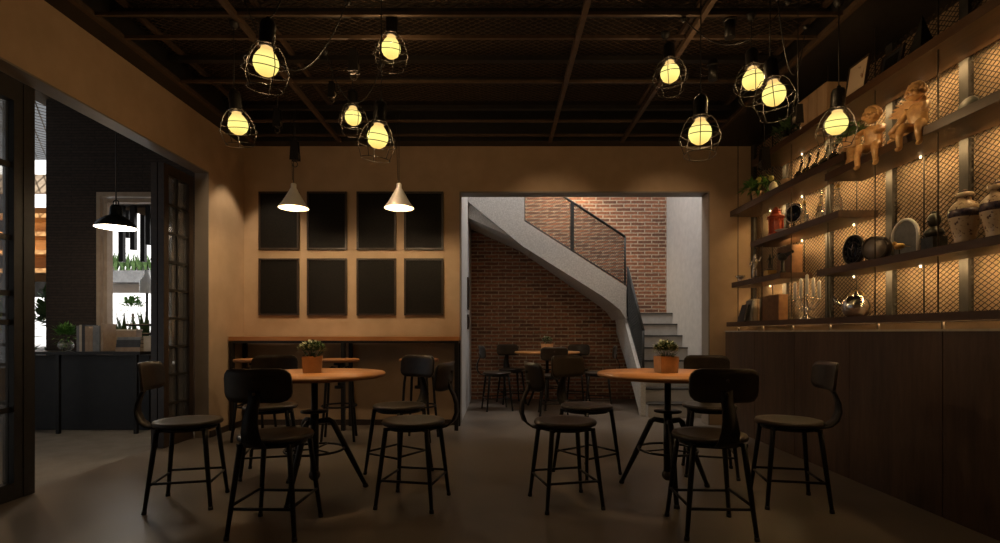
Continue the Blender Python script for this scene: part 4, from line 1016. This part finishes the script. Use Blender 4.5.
g = MB(); g.lathe([(0,.1005),(.045,.1005),(.06,.125),(.05,.15),(.022,.165),(.022,.18)], n=18); g.ball((0,0,.215), .042, 14, (1,.9,1.2)); g.ball((-.04,0,.21), .009, 6); g.ball((.0,0,.265), .016, 8); g.build('bust', M['bronze'], t)
def vase(label, loc, h, R_):
    t = thing('lidded_vase', label, 'vase', loc, 0, 'figured porcelain vases')
    MB().lathe([(0,0),(R_*.60,0),(R_*.66,h*.03),(R_*.62,h*.08),(R_*.74,h*.22),(R_*.94,h*.42),(R_,h*.54),(R_*.93,h*.65),(R_*.66,h*.74),(R_*.42,h*.78),(R_*.40,h*.84)], n=30).build('body', M['porcelain'], t)
    MB().lathe([(R_*.975,h*.47),(R_*1.012,h*.54),(R_*.965,h*.61)], n=30).build('band', M['vaseband'], t)
    ld = MB().lathe([(R_*.56,h*.842),(R_*.56,h*.915),(R_*.44,h*.93),(R_*.12,h*.935),(0,h*.935)], n=24).build('lid', M['porcelain'], t)
    MB().lathe([(0,h*.9355),(R_*.12,h*.94),(R_*.2,h*.965),(R_*.12,h*.99),(0,h)], n=14).build('knob', M['vaseband'], ld)
vase('figured porcelain vase with lid on the lower shelf, left one of the pair', (2.87, 3.205, ZD), .335, .083)
vase('figured porcelain vase with lid at the right edge, right one of the pair', (2.905, 3.03, ZD), .335, .083)
# ledge F
x = 2.825
for lb, mt, w_, h, ln in (('black book leaning at the left end of the row on the counter ledge','bookb',.022,.21,.30),('blue-grey book leaning beside the black one on the counter ledge','bookg',.03,.25,.14),
        ('cream book standing on the counter ledge','bookw',.034,.265,0),('tan book standing on the counter ledge','bookt',.028,.265,0),('tall black book at the right end of the row on the counter ledge','bookb',.03,.275,0)):
    book(lb, x, 6.10, ZF+.001, w_, .15, h, M[mt], ln, 'books on the counter ledge'); x += w_+.003+(.050 if ln > .2 else .02 if ln > .1 else 0)
t = thing('leather_box', 'flat golden brown box standing behind the books on the counter ledge', 'box', (3.05, 5.75, ZF))
MB().box(-.05,.05,-.17,.19,0,.26).build('body', M['leather'], t); MB().box(-.053,.053,-.173,.193,.2605,.285).build('lid', M['leather'], t)
cy = yx(805, 2.90)
t = thing('candelabra', 'silver candelabra with five white candles on the counter ledge', 'candelabra', (2.92, cy, ZF), D(-52))
MB().lathe([(0,0),(.075,0),(.07,.01),(.02,.03),(.012,.05),(.010,.07),(.02,.085),(.010,.10),(.009,.14),(.018,.155),(.008,.17),(.008,.215),(.0,.215)], n=20).build('stand', M['silver'], t)
for sx, top_, r_ in ((-1,.175,.105),(-1,.19,.055),(1,.19,.055),(1,.175,.105)):
    g = MB(); g.tube([(sx*r_*u, 0, .13-.045*math.sin(PI*u)*1.2+(top_-.13)*u*u) for u in [i/10 for i in range(11)]], .005, 6)
    g.lathe([(0,0),(.008,0),(.022,.012),(.02,.014),(.010,.018),(.012,.028),(0,.028)], (sx*r_,0,top_), 14); g.build('arm', M['silver'], t)
    MB().lathe([(0,0),(.0145,0),(.0145,.165 if r_ < .1 else .15),(.005,.172 if r_ < .1 else .157),(0,.178 if r_ < .1 else .163)], (sx*r_,0,top_+.0285), 12).build('candle', M['wax'], t)
g = MB(); g.lathe([(0,0),(.022,.01),(.012,.018),(0,.022)], (0,0,.2155), 14); g.build('arm', M['silver'], t)
MB().lathe([(0,0),(.0145,0),(.0145,.18),(.005,.187),(0,.193)], (0,0,.238), 12).build('candle', M['wax'], t)
ky = yx(854, 2.93)
t = thing('metal_kettle', 'round shiny metal kettle with arched handle on the counter ledge', 'kettle', (2.95, ky, ZF))
MB().lathe([(0,0),(.06,0),(.095,.03),(.108,.085),(.098,.135),(.068,.17),(.04,.18),(0,.183)], n=30).build('body', M['silver'], t)
MB().lathe([(0,.183),(.035,.185),(.02,.194),(.012,.20),(.014,.212),(0,.22)], n=18).build('lid', M['silver'], t)
g = MB(); g.ring((0,0,.115), .105, .008, 20, 6, 'x', D(35), D(145)); g.build('handle', M['gold'], t)
MB().tube([(-.06,.05,.09),(-.10,.085,.12),(-.12,.10,.165)], [.02,.013,.010], 10).build('spout', M['silver'], t)

# ------------------------------------------------------------------ lights
W = (1,.62,.30)
# spots added over the round tables, with no fixture at their position
for (x, y) in ((-1.33,3.75),(1.217,3.75)):
    light('SPOT', (x+.1, y-.25, 3.40), 165, (1,.66,.34), 'table_spot', spot_size=D(29), spot_blend=.95, shadow_soft_size=.03, target=(x, y, .86))
# wall washers above back wall, left wall and right wall
light('SPOT', (-2.72, 6.0, 3.42), 40, (1,.78,.54), 'corner_downlight', spot_size=D(70), spot_blend=.35, shadow_soft_size=.03, target=(-2.95, 6.1, 0))
for x in (-2.80, -1.45, .55, 2.0):
    light('SPOT', (x, 4.95, 3.42), 34 if x < 0 else 20, (1,.70,.42), 'back_wall_spot', spot_size=D(62), spot_blend=.7, shadow_soft_size=.04, target=(x+.1, 6.47, 1.35 if x < 0 else 2.2))
# stair hall
light('AREA', (1.3, 7.4, 5.1), 66, (1,.93,.86), 'hall_ceiling_light', shape='RECTANGLE', size=1.8, size_y=.8)
light('SPOT', (1.05, 8.5, 4.15), 110, (1,.76,.48), 'brick_downlight', spot_size=D(110), spot_blend=.7, shadow_soft_size=.04, target=(1.05, 8.85, 2.6))
# daylight
sun = light('SUN', (0,0,10), 9.0, (1,.98,.95), 'sun', angle=D(1))
sun.rotation_euler = Vector((-.25,.70,-.665)).to_track_quat('-Z','Y').to_euler()
wd = bpy.data.worlds.new('world'); bpy.context.scene.world = wd; wd.use_nodes = True
bg = wd.node_tree.nodes['Background']; bg.inputs['Color'].default_value = (.92,.95,1,1); bg.inputs['Strength'].default_value = .22

# ------------------------------------------------------------------ camera
cam = bpy.data.cameras.new('camera'); co = bpy.data.objects.new('camera', cam); C.objects.link(co)
co.location = (0,0,H); co.rotation_euler = (PI/2,0,0); cam.sensor_width = 36; cam.lens = 36*F/1000
cam.shift_x = .001; cam.shift_y = (VY-271.5)/1000; cam.clip_start = .05
bpy.context.scene.camera = co

# ------------------------------------------------------------------ to metres
SM = Matrix.Scale(K, 4)
for me in bpy.data.meshes:
    if me.users: me.transform(SM)
for o in bpy.data.objects:
    o.location = o.location*K
    if o.type == 'LIGHT':
        d = o.data
        if d.type != 'SUN': d.energy *= K*K
        if d.type == 'AREA': d.size *= K; d.size_y *= K
        if d.type in ('POINT','SPOT'): d.shadow_soft_size *= K

sc = bpy.context.scene
sc.view_settings.view_transform = 'Standard'; sc.view_settings.look = 'None'
sc.view_settings.exposure = 0.2; sc.view_settings.gamma = 1.0; sc.view_settings.use_curve_mapping = False
sc.cycles.max_bounces = 8; sc.cycles.sample_clamp_indirect = 4
sc.cycles.use_denoising = True
